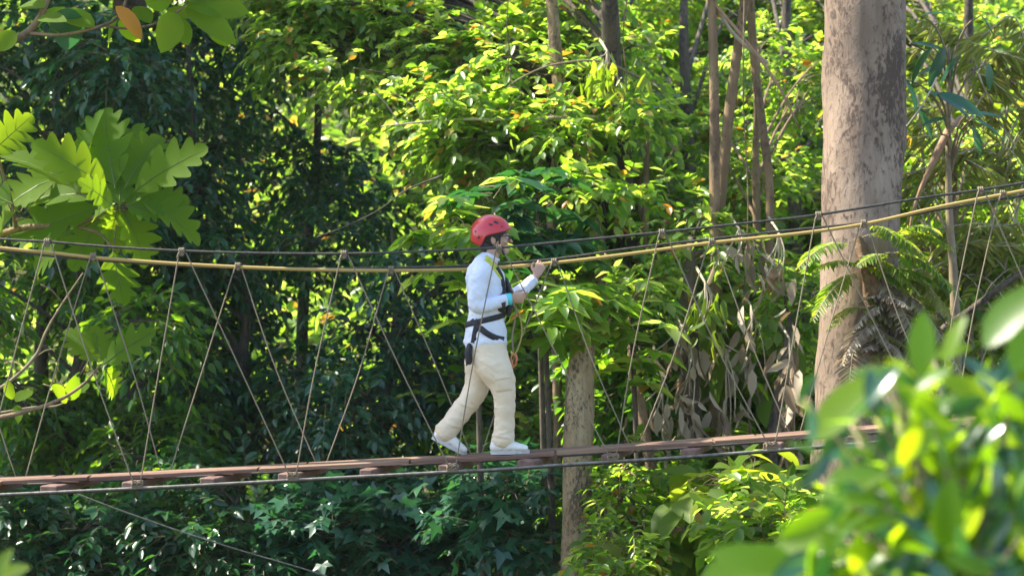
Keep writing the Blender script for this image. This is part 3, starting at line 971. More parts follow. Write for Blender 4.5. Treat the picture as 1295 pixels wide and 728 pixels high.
# tangle of straw-coloured climbing bamboo right of the trunk
rng = np.random.default_rng(51); rnd = random.Random(51)
for i, (lab, x0, x1, yb) in enumerate([('arching straw coloured bamboo tangle behind the glossy leaves at the upper right', 1160, 1320, 60),
                                       ('straw coloured bamboo tangle low at the right edge above the blurred leaves', 1150, 1320, 330)]):
    c0 = W((x0 + x1) / 2, 600, 18.4)
    root = thing('bamboo_thicket', (c0.x, c0.y, terrain(c0.x, c0.y)), lab, 'bamboo', 'bamboo tangles at the right')
    mb = MB(); P, D, L = [], [], []
    for k in range(40):
        a = rnd.uniform(x0, x1); b = yb + rnd.uniform(-60, 180)
        sgn = rnd.choice((-1, 1)); ln = rnd.uniform(50, 130)
        pts = [W(a, b + 70, 18.3 + rnd.uniform(-.4, .4)), W(a + sgn * ln * .35, b + 15, 18.2), W(a + sgn * ln, b + rnd.uniform(-5, 40), 18.0 + rnd.uniform(-.4, .3))]
        s3 = spline(pts, 7)
        mb.tube(s3, lerp_list([.009, .004], len(s3)), 4)
        for q in s3[3:]:
            for _ in range(3):
                P.append(q); D.append((sgn * rnd.uniform(.2, 1), rnd.uniform(-.5, .5), -rnd.uniform(.1, 1))); L.append(rnd.uniform(.12, .26))
    for k in range(3):
        a = rnd.uniform(x0, x1); g = W(a + rnd.uniform(-60, 60), 600, 18.4)
        s3 = spline([Vector((g.x, g.y, terrain(g.x, g.y) - .1)), W(a + rnd.uniform(-40, 40), 500, 18.4), W(a + rnd.uniform(-60, 60), yb + 60, 18.3)], 8)
        mb.tube(s3, lerp_list([.022, .012], len(s3)), 6)
    mb.build('canes', M['vine'], root)
    P = np.array([tuple(p) for p in P]); D = np.array(D); L = np.array(L)
    link('leaves', geo_mesh('bamboo_leaves', [(*leaves_geo(P, D, rng.normal(size=P.shape) + np.array([0, -.3, .8]), L, L * .16, 'ell'), 0)]), root, [M['straw']])

# ------------------------------------------------------------------ bare branches and vines
def branch(name, label, cat, pts, rad, mt='twig', group=None, side=0, seed=0):
    rnd = random.Random(seed)
    mb = MB()
    P = [W(*p) for p in pts]
    trunk_mesh(mb, P, rad, rnd, n=7, seg=7, rough=.06)
    sp = spline(P, 6)
    for k in range(side):
        a = rnd.choice(sp[2:-1]); e = a + Vector((rnd.uniform(-.25, .25), rnd.uniform(-.15, .15), rnd.uniform(-.1, .3)))
        mb.tube(spline([a, (a + e) / 2 + Vector((0, 0, .03)), e], 3), .005, 5)
    me = mb.mesh(name)
    me.transform(Matrix.Translation(-P[0]))
    o = link(name, me, None, [M[mt]], True); o.location = P[0]
    return tag(o, label, cat, group)


branch('bare_branch', 'long pale bare branch lying level through the sunlit leaves above the walker', 'branch', [(770, 150, 19.0), (720, 148, 18.6), (660, 152, 18.5), (590, 151, 18.5), (530, 155, 18.4), (482, 160, 18.4)], [.03, .02, .016, .014, .01, .006], 'vine', side=6, seed=1)
branch('bare_branch', 'short pale branch slanting up to the right above the hanging yellow fringe', 'branch', [(812, 100, 18.6), (760, 78, 18.1), (700, 82, 18), (660, 98, 18), (640, 112, 18)], [.014, .010, .009, .007, .004], 'twig', side=3, seed=2)
branch('bare_branch', 'reddish branch slanting down to the right between the thin pale tree and the big trunk', 'branch', [(899, 0, 17.8), (950, 60, 17.7), (985, 110, 17.6), (1010, 160, 17.6)], [.016, .014, .012, .008], 'twig_red', side=5, seed=3)
branch('bare_branch', 'crossing pale branch at the top between the slender trunks', 'branch', [(970, 80, 18.0), (948, 62, 17.9), (925, 40, 17.9), (903, 5, 17.85), (885, -30, 17.8)], [.02, .02, .018, .014, .01], 'vine', side=3, seed=4)
branch('bare_branch', 'curved thick brown branch right of the big pale trunk above the hand ropes', 'branch', [(1215, 150, 17.2), (1200, 165, 17), (1185, 195, 16.9), (1160, 250, 16.9), (1150, 290, 16.9)], [.03, .035, .03, .015, .008], 'twig_red', side=4, seed=5)
branch('bare_branch', 'dark branch rising from behind the walkway at the far right edge', 'branch', [(1140, 470, 17), (1190, 420, 16.8), (1230, 390, 16.6), (1270, 360, 16.5), (1330, 320, 16.4)], [.04, .035, .03, .025, .02], 'bark_dark', side=4, seed=6)
branch('bare_branch', 'thin pale twig slanting beside the right edge of the big pale trunk', 'branch', [(1185, 98, 16.2), (1168, 130, 16.1), (1150, 155, 16.1), (1146, 160, 16.1)], [.008, .007, .006, .005], 'vine', side=0, seed=7)
branch('bare_branch', 'forked grey branch behind the leftmost ropes at the left edge', 'branch', [(-30, 510, 17), (15, 480, 17), (45, 450, 17), (58, 420, 17), (75, 390, 17), (105, 345, 17)], [.016, .016, .014, .013, .009, .006], 'twig', side=4, seed=8)
branch('bare_branch', 'thin level twig behind the left ropes under the fork', 'branch', [(-20, 525, 17), (40, 515, 17), (75, 512, 17), (105, 490, 17)], [.010, .009, .008, .005], 'twig', side=3, seed=9)
branch('bare_branch', 'thin grey branch curving in the dark gap left of the red helmet', 'branch', [(400, 300, 18), (440, 285, 18), (480, 265, 18), (515, 240, 18), (560, 222, 18)], [.004, .006, .007, .008, .010], 'bark_dark', side=0, seed=10)
vs = [('vine drooping beside the dark trunk at the top', [(800, -40, 18), (788, 40, 18.2), (792, 110, 18.3), (778, 170, 18.6)]),
      ('straight thin vine hanging at the top just left of the dark trunk', [(646, -40, 18.3), (641, 30, 18.4), (644, 70, 18.5), (636, 110, 18.7)]),
      ('vine hanging between the straight pole and the thin pale tree', [(942, -40, 17.6), (940, 120, 17.6), (946, 260, 17.6), (938, 420, 17.6)]),
      ('vine crossing behind the deck left of the big pale trunk', [(1010, 420, 17), (1003, 560, 17), (1012, 650, 17), (1000, 740, 17)]),
      ('vine loop hanging below the deck by the dark trunks', [(960, 560, 17), (966, 640, 17), (988, 690, 17), (1000, 600, 17)])]
for i, (lab, p) in enumerate(vs):
    branch('hanging_vine', lab, 'vine', p, [.006] * len(p), 'bark_brown', 'hanging vines', 0, 700 + i)


# ------------------------------------------------------------------ the rope bridge
M['cable'] = simple_mat('dark_cable', (.035, .033, .03), .45, (.09, .08, .07), 60, .2, 300, metal=.6)
M['steel'] = simple_mat('grey_cable', (.10, .095, .085), .5, (.24, .22, .20), 30, .2, 300, metal=.3)
M['rope_y'] = rope_mat('yellow_rope', (.30, .20, .055), (.50, .35, .11), 60)
M['rope_tan'] = rope_mat('tan_rope', (.14, .105, .065), (.31, .245, .16), 120)
M['plank'] = simple_mat('weathered_plank', (.13, .065, .04), .8, (.26, .16, .10), 5, .5, 60, stretch=(.25, 3, 3))
M['plank_dark'] = simple_mat('dark_plank', (.10, .045, .03), .75, (.20, .11, .075), 6, .5, 60, stretch=(.25, 3, 3))  # darker reddish brown variant, dealt to boards at random
M['beam'] = simple_mat('reddish_beam', (.11, .055, .04), .8, (.19, .11, .085), 9, .5, 50, stretch=(3, .4, 3))

bo = W(610, 576, 14.0)
bridge = thing('rope_bridge', (bo.x, bo.y, bo.z), 'rope suspension bridge with a narrow plank deck crossing the whole photo under the walker', 'bridge')

DECK = [(-420, 618), (-200, 611), (0, 604), (215, 594), (430, 582.5), (640, 571.5), (700, 567), (850, 557.5), (1000, 546.5), (1150, 534), (1320, 518), (1500, 499), (1620, 485)]


def dline(px):
    return float(np.interp(px, [d[0] for d in DECK], [d[1] for d in DECK]))


def dz(px):          # height of the plank top over the bridge's middle line
    return W(px, dline(px) + 2.0, 14.0).z


YN, YF = 13.72, 14.28
SK = .17             # the cross beams run slightly askew
# planks: two boards side by side, butted end to end
ends = [-430, -215, 10, 118, 330, 520, 702, 900, 1080, 1290, 1500]
rnd = random.Random(12)
for row, yc in enumerate((13.90, 14.06)):
    e2 = [e + (0 if row == 0 else 57) for e in ends]
    for a, b in zip(e2[:-1], e2[1:]):
        n = 6; mb = MB(); v = []
        w = .072; th = .026; dy = rnd.uniform(-.009, .009); lift = rnd.uniform(-.001, .009)
        for k in range(n + 1):
            px = a + (b - a) * k / n
            x = W(px, 0, 14.0).x + (-.007 if k == n else .007 if k == 0 else 0)
            z = dz(px) + lift
            for (yy, zz) in ((-w, 0.0 - .004), (-w + .005, 0.0), (w - .005, 0), (w, -.004), (w, -th), (-w, -th)):
                v.append((x, yc + dy + yy, z + zz))
        f = []
        for k in range(n):
            for j in range(6):
                f.append((k * 6 + j, (k + 1) * 6 + j, (k + 1) * 6 + (j + 1) % 6, k * 6 + (j + 1) % 6))
        f += [tuple(range(6)), tuple(n * 6 + j for j in range(6))[::-1]]
        mb.add(v, f)
        # nail heads
        mb.build('plank', M['plank'] if rnd.random() < .55 else M['plank_dark'], bridge, smooth=False)

# cross beams under the planks
BEAMS = [-358, -256, -154, -52, 50, 150, 250, 350, 450, 551, 652, 755, 858, 962, 1064, 1166, 1268, 1370, 1472]
for i, px in enumerate(BEAMS):
    cx = px + 13
    x0 = W(cx, 0, YN).x
    z = dz(cx) - .027 - .025
    a = Vector((x0 - .0, YN - .05, z)); b = Vector((x0 + SK, YF + .05, z))
    ax = (b - a).normalized()
    mb = MB()
    wid = .105 + .02 * math.sin(i * 2.1)
    mb.box((a + b) / 2, (b - a).length, wid, .048, ux=ax, uy=Vector((-ax.y, ax.x, 0)), bev=.006)
    mb.build('cross_beam', M['beam'], bridge, smooth=False)

# steel cables under the beams
for yy, mt, nm in ((YN - .062, 'steel', 'deck_cable'), (YF + .062, 'cable', 'deck_cable')):
    mb = MB()
    pts = [Vector((W(px, 0, 14.0).x, yy, dz(px) - .027 - .045)) for px in range(-420, 1601, 40)]
    mb.tube(pts, .0085, 8)
    mb.build(nm, M[mt], bridge)
mb = MB()
mb.tube([Vector((W(px, 0, 14.0).x, YN - .02, dz(px) - .027 - .050 - .008)) for px in range(-420, 1601, 40)], .009, 8)
mb.build('deck_cable', M['cable'], bridge)

YHN, YHF = 13.55, 14.42
near_pts = [(-420, 268), (-200, 286), (0, 302), (60, 305.5), (140, 312), (230, 317), (330, 320), (435, 320.5), (530, 318), (630, 313), (735, 303.5), (837, 293.5), (935, 283), (1035, 271.5), (1158, 251.5), (1240, 240), (1295, 231), (1430, 206), (1600, 170)]
yel_pts = [(-420, 262), (-200, 290), (0, 313.5), (60, 319), (118, 325.5), (210, 332.5), (300, 337.5), (400, 341), (495, 342), (590, 340.5), (700, 332.5), (800, 320.5), (900, 307), (1000, 296.5), (1092, 283.5), (1191, 261), (1295, 241), (1430, 214), (1600, 176)]
drk_pts = [(-420, 264), (-200, 293), (0, 317), (118, 328.5), (210, 335), (300, 339), (400, 339.5), (495, 338.5), (590, 336), (700, 327.5), (800, 313.5), (900, 302), (1000, 291), (1092, 281.5), (1191, 265), (1295, 247), (1430, 222), (1600, 182)]


def rope_line(pts, Y, step=5):
    return spline([W(a, b, Y) for a, b in pts], step)


def ypx(pts, px):
    return float(np.interp(px, [p[0] for p in pts], [p[1] for p in pts]))


mb = MB(); mb.tube(rope_line(near_pts, YHN), .0085, 8); mb.build('hand_cable', M['cable'], bridge)
mb = MB(); mb.tube(rope_line(yel_pts, YHF), .0125, 10); mb.build('hand_rope', M['rope_y'], bridge)
mb = MB(); mb.tube(rope_line(drk_pts, YHF + .012), .0085, 8); mb.build('hand_cable', M['cable'], bridge)


def hanger(ap, ft, apY, ftY, pts_top, rr=.0046, slack=0.03):
    """one V leg with its knots: from the hand line down to the beam end"""
    A = W(ap, ypx(pts_top, ap), apY)
    B = Vector((W(ft, 0, ftY).x, ftY, dz(ft) - .05))
    m = (A + B) / 2 + Vector((rnd.uniform(-1, 1) * slack, 0, -slack))
    mb = MB(); mb.tube(spline([A, m, B], 8), rr, 7)
    o = mb.build('suspender_rope', M['rope_tan'], bridge)
    # knot where it wraps the deck end
    k = MB()
    for q in range(2):
        k.tube([B + Vector((.02 * math.cos(t), .004 * q, .02 * math.sin(t) + .012 * q)) for t in np.linspace(0, 5.6, 9)], rr * 1.1, 6)
    k.build('knot', M['rope_tan'], o)
    return o, A


def apex_knot(A, parent, mt='rope_tan'):
    k = MB()
    for q in (-1, 0, 1):
        c = A + Vector((q * .013, 0, 0))
        k.tube([c + Vector((.003 * math.sin(t * 2), .017 * math.cos(t), .017 * math.sin(t))) for t in np.linspace(0, 6.1, 11)], .0065, 6)
    k.tube(spline([A + Vector((-.01, -.012, 0)), A + Vector((-.024, -.02, -.03)), A + Vector((-.028, -.018, -.055))], 4), .005, 6)
    k.ball(A + Vector((0, -.004, -.024)), .016, 8, 6, sc=(1.1, .9, .9))
    k.build('knot', M[mt], parent)


near_ap = [-335, -135, 60, 230, 435, 631, 837, 1035, 1240, 1440]
near_ft = [-435, -232, -28, 174, 371, 573, 776, 977, 1180, 1382, 1560]
for i, a in enumerate(near_ap):
    o, A = hanger(a - 3, near_ft[i] + 3, YHN, YN - .07, near_pts)
    apex_knot(W(a, ypx(near_pts, a), YHN), o)
    hanger(a + 4, near_ft[i + 1] - 4, YHN, YN - .07, near_pts)
far_ap = [-290, -90, 118, 301, 495, 701, 900, 1092, 1268, 1470]
far_ft = [-380, -180, 27, 210, 407, 603, 803, 1006, 1204, 1400, 1580]
for i, a in enumerate(far_ap):
    o, A = hanger(a - 4, far_ft[i] + 4, YHF, YF + .02, yel_pts)
    apex_knot(W(a, ypx(yel_pts, a) - 2, YHF), o)
    hanger(a + 4, far_ft[i + 1] - 5, YHF, YF + .02, yel_pts)

# thin slack line running down from the deck at the lower left
mb = MB()
gp = spline([W(-60, 590, 14.6), W(70, 616, 14.7), W(150, 644, 14.8), W(230, 672, 15.0), W(320, 700, 15.2), W(410, 727, 15.4), W(520, 770, 15.7), W(640, 850, 16.0)], 6)
mb.tube(gp, .0055, 6)
me = mb.mesh('guy_line'); me.transform(Matrix.Translation(-gp[0]))
o = link('guy_line', me, None, [M['steel']], True); o.location = gp[0]
tag(o, 'thin slack grey line slanting down to the right below the left half of the deck', 'cable')

# ------------------------------------------------------------------ the walker
M['skin'] = simple_mat('skin', (.42, .25, .17), .5, (.48, .29, .20), 30)
M['skin'].node_tree.nodes['Principled BSDF'].inputs['Subsurface Weight'].default_value = .1 if 'Principled BSDF' in M['skin'].node_tree.nodes else 0
M['shirt'] = simple_mat('white_cotton', (.56, .60, .70), .9, (.68, .70, .78), 6, .25, 14)
M['trouser'] = simple_mat('cream_cotton', (.62, .49, .34), .9, (.70, .58, .43), 5, .3, 12)
M['hair'] = simple_mat('black_hair', (.012, .010, .009), .45, (.03, .022, .018), 90, .6, 160)
M['helmet'] = simple_mat('red_helmet', (.50, .022, .03), .32, (.55, .03, .035), 6, 0, coat=.4)
M['black'] = simple_mat('black_webbing', (.014, .014, .017), .7, (.03, .03, .035), 80, .3, 200)
M['lime'] = simple_mat('lime_webbing', (.42, .46, .04), .7, (.5, .52, .06), 50)
M['cyan'] = simple_mat('cyan_band', (.06, .52, .56), .5, (.08, .58, .60), 50)
M['shoe'] = simple_mat('white_shoe', (.62, .60, .55), .6, (.72, .69, .64), 25, .2, 60)
M['sole'] = simple_mat('grey_sole', (.38, .36, .34), .8, (.5, .48, .45), 30)
M['lens'] = simple_mat('dark_lens', (.01, .01, .012), .12, coat=.5)
M['metal'] = simple_mat('worn_steel', (.5, .48, .45), .35, (.6, .58, .55), 40, metal=1.0)
M['bronze'] = simple_mat('orange_karabiner', (.45, .16, .06), .35, (.55, .22, .1), 40, metal=.5)
M['lip'] = simple_mat('lip', (.36, .13, .11), .5)
M['eye'] = simple_mat('eye_white', (.6, .58, .55), .3)


def loft(mb, rings, n=20, side=(0, 1, 0)):
    """rings: (centre, half size along `side`, half size across it); ends are rounded off"""
    C0 = [Vector(r[0]) for r in rings]
    R0 = [(r[1], r[2]) for r in rings]
    m = len(C0)
    Csp = spline(C0, 5)
    ra = np.interp(np.linspace(0, m - 1, len(Csp)), range(m), [r[0] for r in R0])
    rb = np.interp(np.linspace(0, m - 1, len(Csp)), range(m), [r[1] for r in R0])
    t0 = (Csp[0] - Csp[1]).normalized(); t1 = (Csp[-1] - Csp[-2]).normalized()
    pre, post = [], []
    e0 = min(ra[0], rb[0]) * .8; e1 = min(ra[-1], rb[-1]) * .8
    for a in (80, 55, 28):
        pre.append((Csp[0] + t0 * e0 * math.sin(R(a)), ra[0] * math.cos(R(a)), rb[0] * math.cos(R(a))))
    for a in (28, 55, 80):
        post.append((Csp[-1] + t1 * e1 * math.sin(R(a)), ra[-1] * math.cos(R(a)), rb[-1] * math.cos(R(a))))
    allr = pre + list(zip(Csp, ra, rb)) + post
    v, f = [], []
    sd = Vector(side)
    for i, (c, a, b) in enumerate(allr):
        p = allr[max(i - 1, 0)][0]; q = allr[min(i + 1, len(allr) - 1)][0]
        t = (q - p).normalized()
        u = (sd - t * sd.dot(t)).normalized(); w = t.cross(u)
        for k in range(n):
            th = 2 * math.pi * k / n
            v.append(c + u * (a * math.cos(th)) + w * (b * math.sin(th)))
    for i in range(len(allr) - 1):
        for k in range(n):
            f.append((i * n + k, i * n + (k + 1) % n, (i + 1) * n + (k + 1) % n, (i + 1) * n + k))
    f.append(tuple(range(n))[::-1]); f.append(tuple((len(allr) - 1) * n + k for k in range(n)))
    mb.add(v, f)


def fuse(mb, voxel, smooth=6, name='body', wrinkle=0.0, wscale=(1, 1, 1), seed=0.0):
    """merge the overlapping closed shapes of mb into one continuous surface"""
    me = mb.mesh('tmp'); o = bpy.data.objects.new('tmp', me); COL.objects.link(o)
    r = o.modifiers.new('r', 'REMESH'); r.mode = 'VOXEL'; r.voxel_size = voxel; r.adaptivity = 0
    s = o.modifiers.new('s', 'SMOOTH'); s.factor = .5; s.iterations = smooth
    bpy.context.view_layer.update()
    dg = bpy.context.evaluated_depsgraph_get()
    out = bpy.data.meshes.new_from_object(o.evaluated_get(dg))
    out.name = name
    bpy.data.objects.remove(o); bpy.data.meshes.remove(me)
    if wrinkle:
        n = len(out.vertices)
        co = np.empty(n * 3, np.float32); out.vertices.foreach_get('co', co); co = co.reshape(-1, 3)
        no = np.array([v.normal[:] for v in out.vertices])
        q = co * np.array(wscale)
        d = cnoise(q, 26.0, seed) + .6 * cnoise(q, 48.0, seed + 3)
        d = np.sign(d) * np.abs(d) ** 1.2 + .25 * cnoise(q, 90.0, seed + 9)
        co = co + no * (d * wrinkle)[:, None]
        out.vertices.foreach_set('co', co.astype(np.float32).ravel())
        out.update()
    return out


yc = 14.0
deck_z = dz(610) 
proot = thing('person', (W(608, 0, yc).x, yc, deck_z + .002), 'person in red helmet, white top and cream trousers walking along the rope bridge', 'person')


def P(px, py, dy=0.0):
    return W(px, py, yc + dy)


KS = yc / F          # metres per photograph pixel here

# --- the body: one skin from head to feet (mostly inside the clothes)
b = MB()
# torso and neck
loft(b, [(P(612, 436), .13, .10), (P(613, 405), .125, .095), (P(616, 375), .14, .10), (P(615, 347), .15, .095), (P(617, 334), .11, .07), (P(620, 326), .055, .058), (P(623, 316), .052, .054), (P(626, 306), .052, .058)])
# skull, jaw
b.ball(P(622, 295), 1, 24, 16, sc=(.098, .076, .108))
b.ball(P(629, 303), 1, 20, 14, sc=(.076, .066, .085))
loft(b, [(P(628, 308), .058, .056), (P(633, 313), .050, .048), (P(638, 316), .033, .032)])
b.ball(P(640.5, 317.5), .020, 12, 8, sc=(1, 1.05, .9))      # chin
b.ball(P(641, 297), 1, 14, 10, sc=(.016, .05, .014))         # brow
for sy in (-1, 1):
    b.ball(P(638, 305, sy * .036), .024, 12, 8)              # cheek
    b.ball(P(624, 304, sy * .077), 1, 14, 10, sc=(.017, .010, .029))   # ear
    b.ball(P(622.5, 303, sy * .083), 1, 12, 8, sc=(.012, .008, .022))
loft(b, [(P(642.5, 298), .009, .009), (P(645.5, 304), .012, .011)], n=10)   # nose
b.ball(P(646.5, 305.5), .0125, 10, 8, sc=(1, 1.25, .85))
b.ball(P(642.8, 310.3), 1, 12, 8, sc=(.010, .022, .0055))     # lips
b.ball(P(642.2, 312.6), 1, 12, 8, sc=(.010, .019, .0055))
# arms
ARM_R = [P(606, 343, -.165), P(603, 366, -.205), P(602, 388, -.21), P(622, 384, -.19), P(643, 378, -.15)]
loft(b, [(ARM_R[0], .05, .05), (ARM_R[1], .042, .042), (ARM_R[2], .036, .036), (ARM_R[3], .034, .034), (ARM_R[4], .021, .026)])
ARM_L = [P(614, 343, .165), P(630, 362, .20), P(645, 377, .24), P(661, 366, .32), P(677, 352, .385)]
loft(b, [(ARM_L[0], .05, .05), (ARM_L[1], .042, .042), (ARM_L[2], .036, .036), (ARM_L[3], .033, .033), (ARM_L[4], .021, .026)])


def hand(b, wrist, palm_dir, across, normal, curls, spread=.019, size=1.0, thumb=None, thumb_s=-1):
    """wrist point; palm_dir runs towards the knuckles, across runs from index to little finger,
    normal is the palm side towards which the fingers curl; curls: three bend angles per finger"""
    d = Vector(palm_dir).normalized(); a = (Vector(across) - d * Vector(across).dot(d)).normalized(); nn = Vector(normal)
    nn = (nn - d * nn.dot(d) - a * nn.dot(a)).normalized()
    pl = .085 * size
    loft(b, [(wrist, .026, .019), (wrist + d * pl * .45, .037, .016), (wrist + d * pl, .040, .013)], n=16, side=a)
    lens = [(.040, .025, .019), (.045, .028, .020), (.041, .026, .020), (.032, .020, .017)]
    for i in range(4):
        p = wrist + d * (pl - .008 - (.008 if i == 3 else 0)) + a * ((i - 1.5) * spread)
        ang = 0; pts = [p - d * .012]; pts.append(p)
        for L, c in zip(lens[i], curls[i]):
            ang += R(c)
            dirv = d * math.cos(ang) + nn * math.sin(ang)
            p = p + dirv * L * size; pts.append(p)
        b.tube(pts, [.0088, .0088, .0082, .0076, .0066], 9)
        b.ball(p, .0068, 8, 6)
    t0 = wrist + d * .022 - a * .022
    for L, v in thumb:
        pass
    pts = [t0]
    for L, (x, y, z) in thumb:
        v = (d * x + a * y + nn * z).normalized()
        pts.append(pts[-1] + v * L)
    b.tube(pts, [.013, .0115, .0095, .0078], 9); b.ball(pts[-1], .008, 8, 6)


# the near hand, relaxed and half closed in front of the waist
hand(b, P(645, 377.5, -.145), (1, .12, .06), (.1, .25, -1), (.05, 1, .1), [(25, 35, 25), (35, 45, 30), (42, 50, 35), (50, 55, 35)],
     thumb=[(.036, (.75, -.5, .45)), (.030, (.9, -.15, .4)), (.024, (.9, .1, .45))])
# the far hand closed round the yellow rope
ry = ypx(yel_pts, 685)
rope_p = W(686, ry, YHF)
wr = rope_p + Vector((-.045, -.045, -.085))
hand(b, wr, (.38, .22, .85), (1, .05, -.35), (0, 1, .0), [(30, 75, 60), (35, 75, 60), (38, 75, 60), (42, 75, 55)],
     thumb=[(.034, (.5, -.75, .2)), (.028, (.9, -.3, .1)), (.022, (.7, .2, .5))])
loft(b, [(ARM_L[4], .021, .024), (wr, .024, .020)])
# legs and feet
HIP_R, KNE_R, ANK_R = P(617, 440, -.085), P(637, 497, -.095), P(636, 557, -.085)
HIP_L, KNE_L, ANK_L = P(611, 440, .085), P(604, 497, .08), P(562, 549, .07)
for H, K, A in ((HIP_R, KNE_R, ANK_R), (HIP_L, KNE_L, ANK_L)):
    loft(b, [(H, .082, .085), (H.lerp(K, .5), .072, .075), (K, .054, .056), (K.lerp(A, .35), .050, .054), (A, .035, .038)])
loft(b, [(P(634, 562, -.085), .032, .035), (P(648, 566, -.085), .038, .028), (P(659, 568, -.085), .034, .017)], side=(0, 1, 0))
loft(b, [(P(561, 554, .07), .032, .035), (P(572, 563, .07), .038, .026), (P(580, 570, .07), .034, .017)], side=(0, 1, 0))
body = link('body', fuse(b, .0042, 4, 'body'), proot, [M['skin']], True)

# eyes behind the glasses and the lips
e = MB()
for sy in (-1, 1):
    e.ball(P(641.2, 300.5, sy * .030), .0115, 10, 8)
e.build('eyes', M['eye'], proot)
e = MB()
e.ball(P(643.6, 310.4), 1, 10, 6, sc=(.008, .021, .0035)); e.ball(P(643.1, 312.5), 1, 10, 6, sc=(.008, .018, .0035))
e.build('lips', M['lip'], proot)

# --- hair: cap, nape and sideburn, cut away over the face
h = MB()
h.ball(P(620.5, 293.5), 1, 24, 16, sc=(.110, .088, .118))
for sy in (-1, 1):
    loft(h, [(P(634, 291, sy * .070), .012, .030), (P(628, 297, sy * .078), .010, .024), (P(631, 303, sy * .076), .006, .010)], n=10)
    loft(h, [(P(612, 300, sy * .055), .022, .035), (P(612, 311, sy * .045), .018, .024), (P(613, 317, sy * .03), .014, .014)], n=12)
loft(h, [(P(609, 300), .06, .03), (P(611, 312), .055, .025), (P(614, 319), .04, .014)], n=14)
hm = fuse(h, .005, 3, 'hair', .0015, (1, 1, .4))
# trim the face side
import bmesh
bm = bmesh.new(); bm.from_mesh(hm)
kill = []
for v in bm.verts:
    px = v.co.x / v.co.y * F + 647.5; py = 364 - (v.co.z - ZC) / v.co.y * F
    if px > 640.5: kill.append(v)
    elif py > 300 and px > 634: kill.append(v)
bmesh.ops.delete(bm, geom=kill, context='VERTS'); bm.to_mesh(hm); bm.free()
link('hair', hm, proot, [M['hair']], True)

# --- sunglasses
g = MB()
for sy in (-1, 1):
    g.ball(P(645.2, 300, sy * .031), 1, 14, 8, sc=(.005, .026, .019))
g.build_l = None
glasses = g.build('sunglasses', M['lens'], proot)
g = MB()
g.tube([P(646, 298.6, -.012), P(646.5, 298.2, 0), P(646, 298.6, .012)], .0028, 6)
for sy in (-1, 1):
    g.tube([P(645, 298.4, sy * .056), P(640, 298.3, sy * .070), P(628, 299.5, sy * .083), P(623, 301, sy * .084)], .003, 6)
g.build('frame', M['black'], glasses)

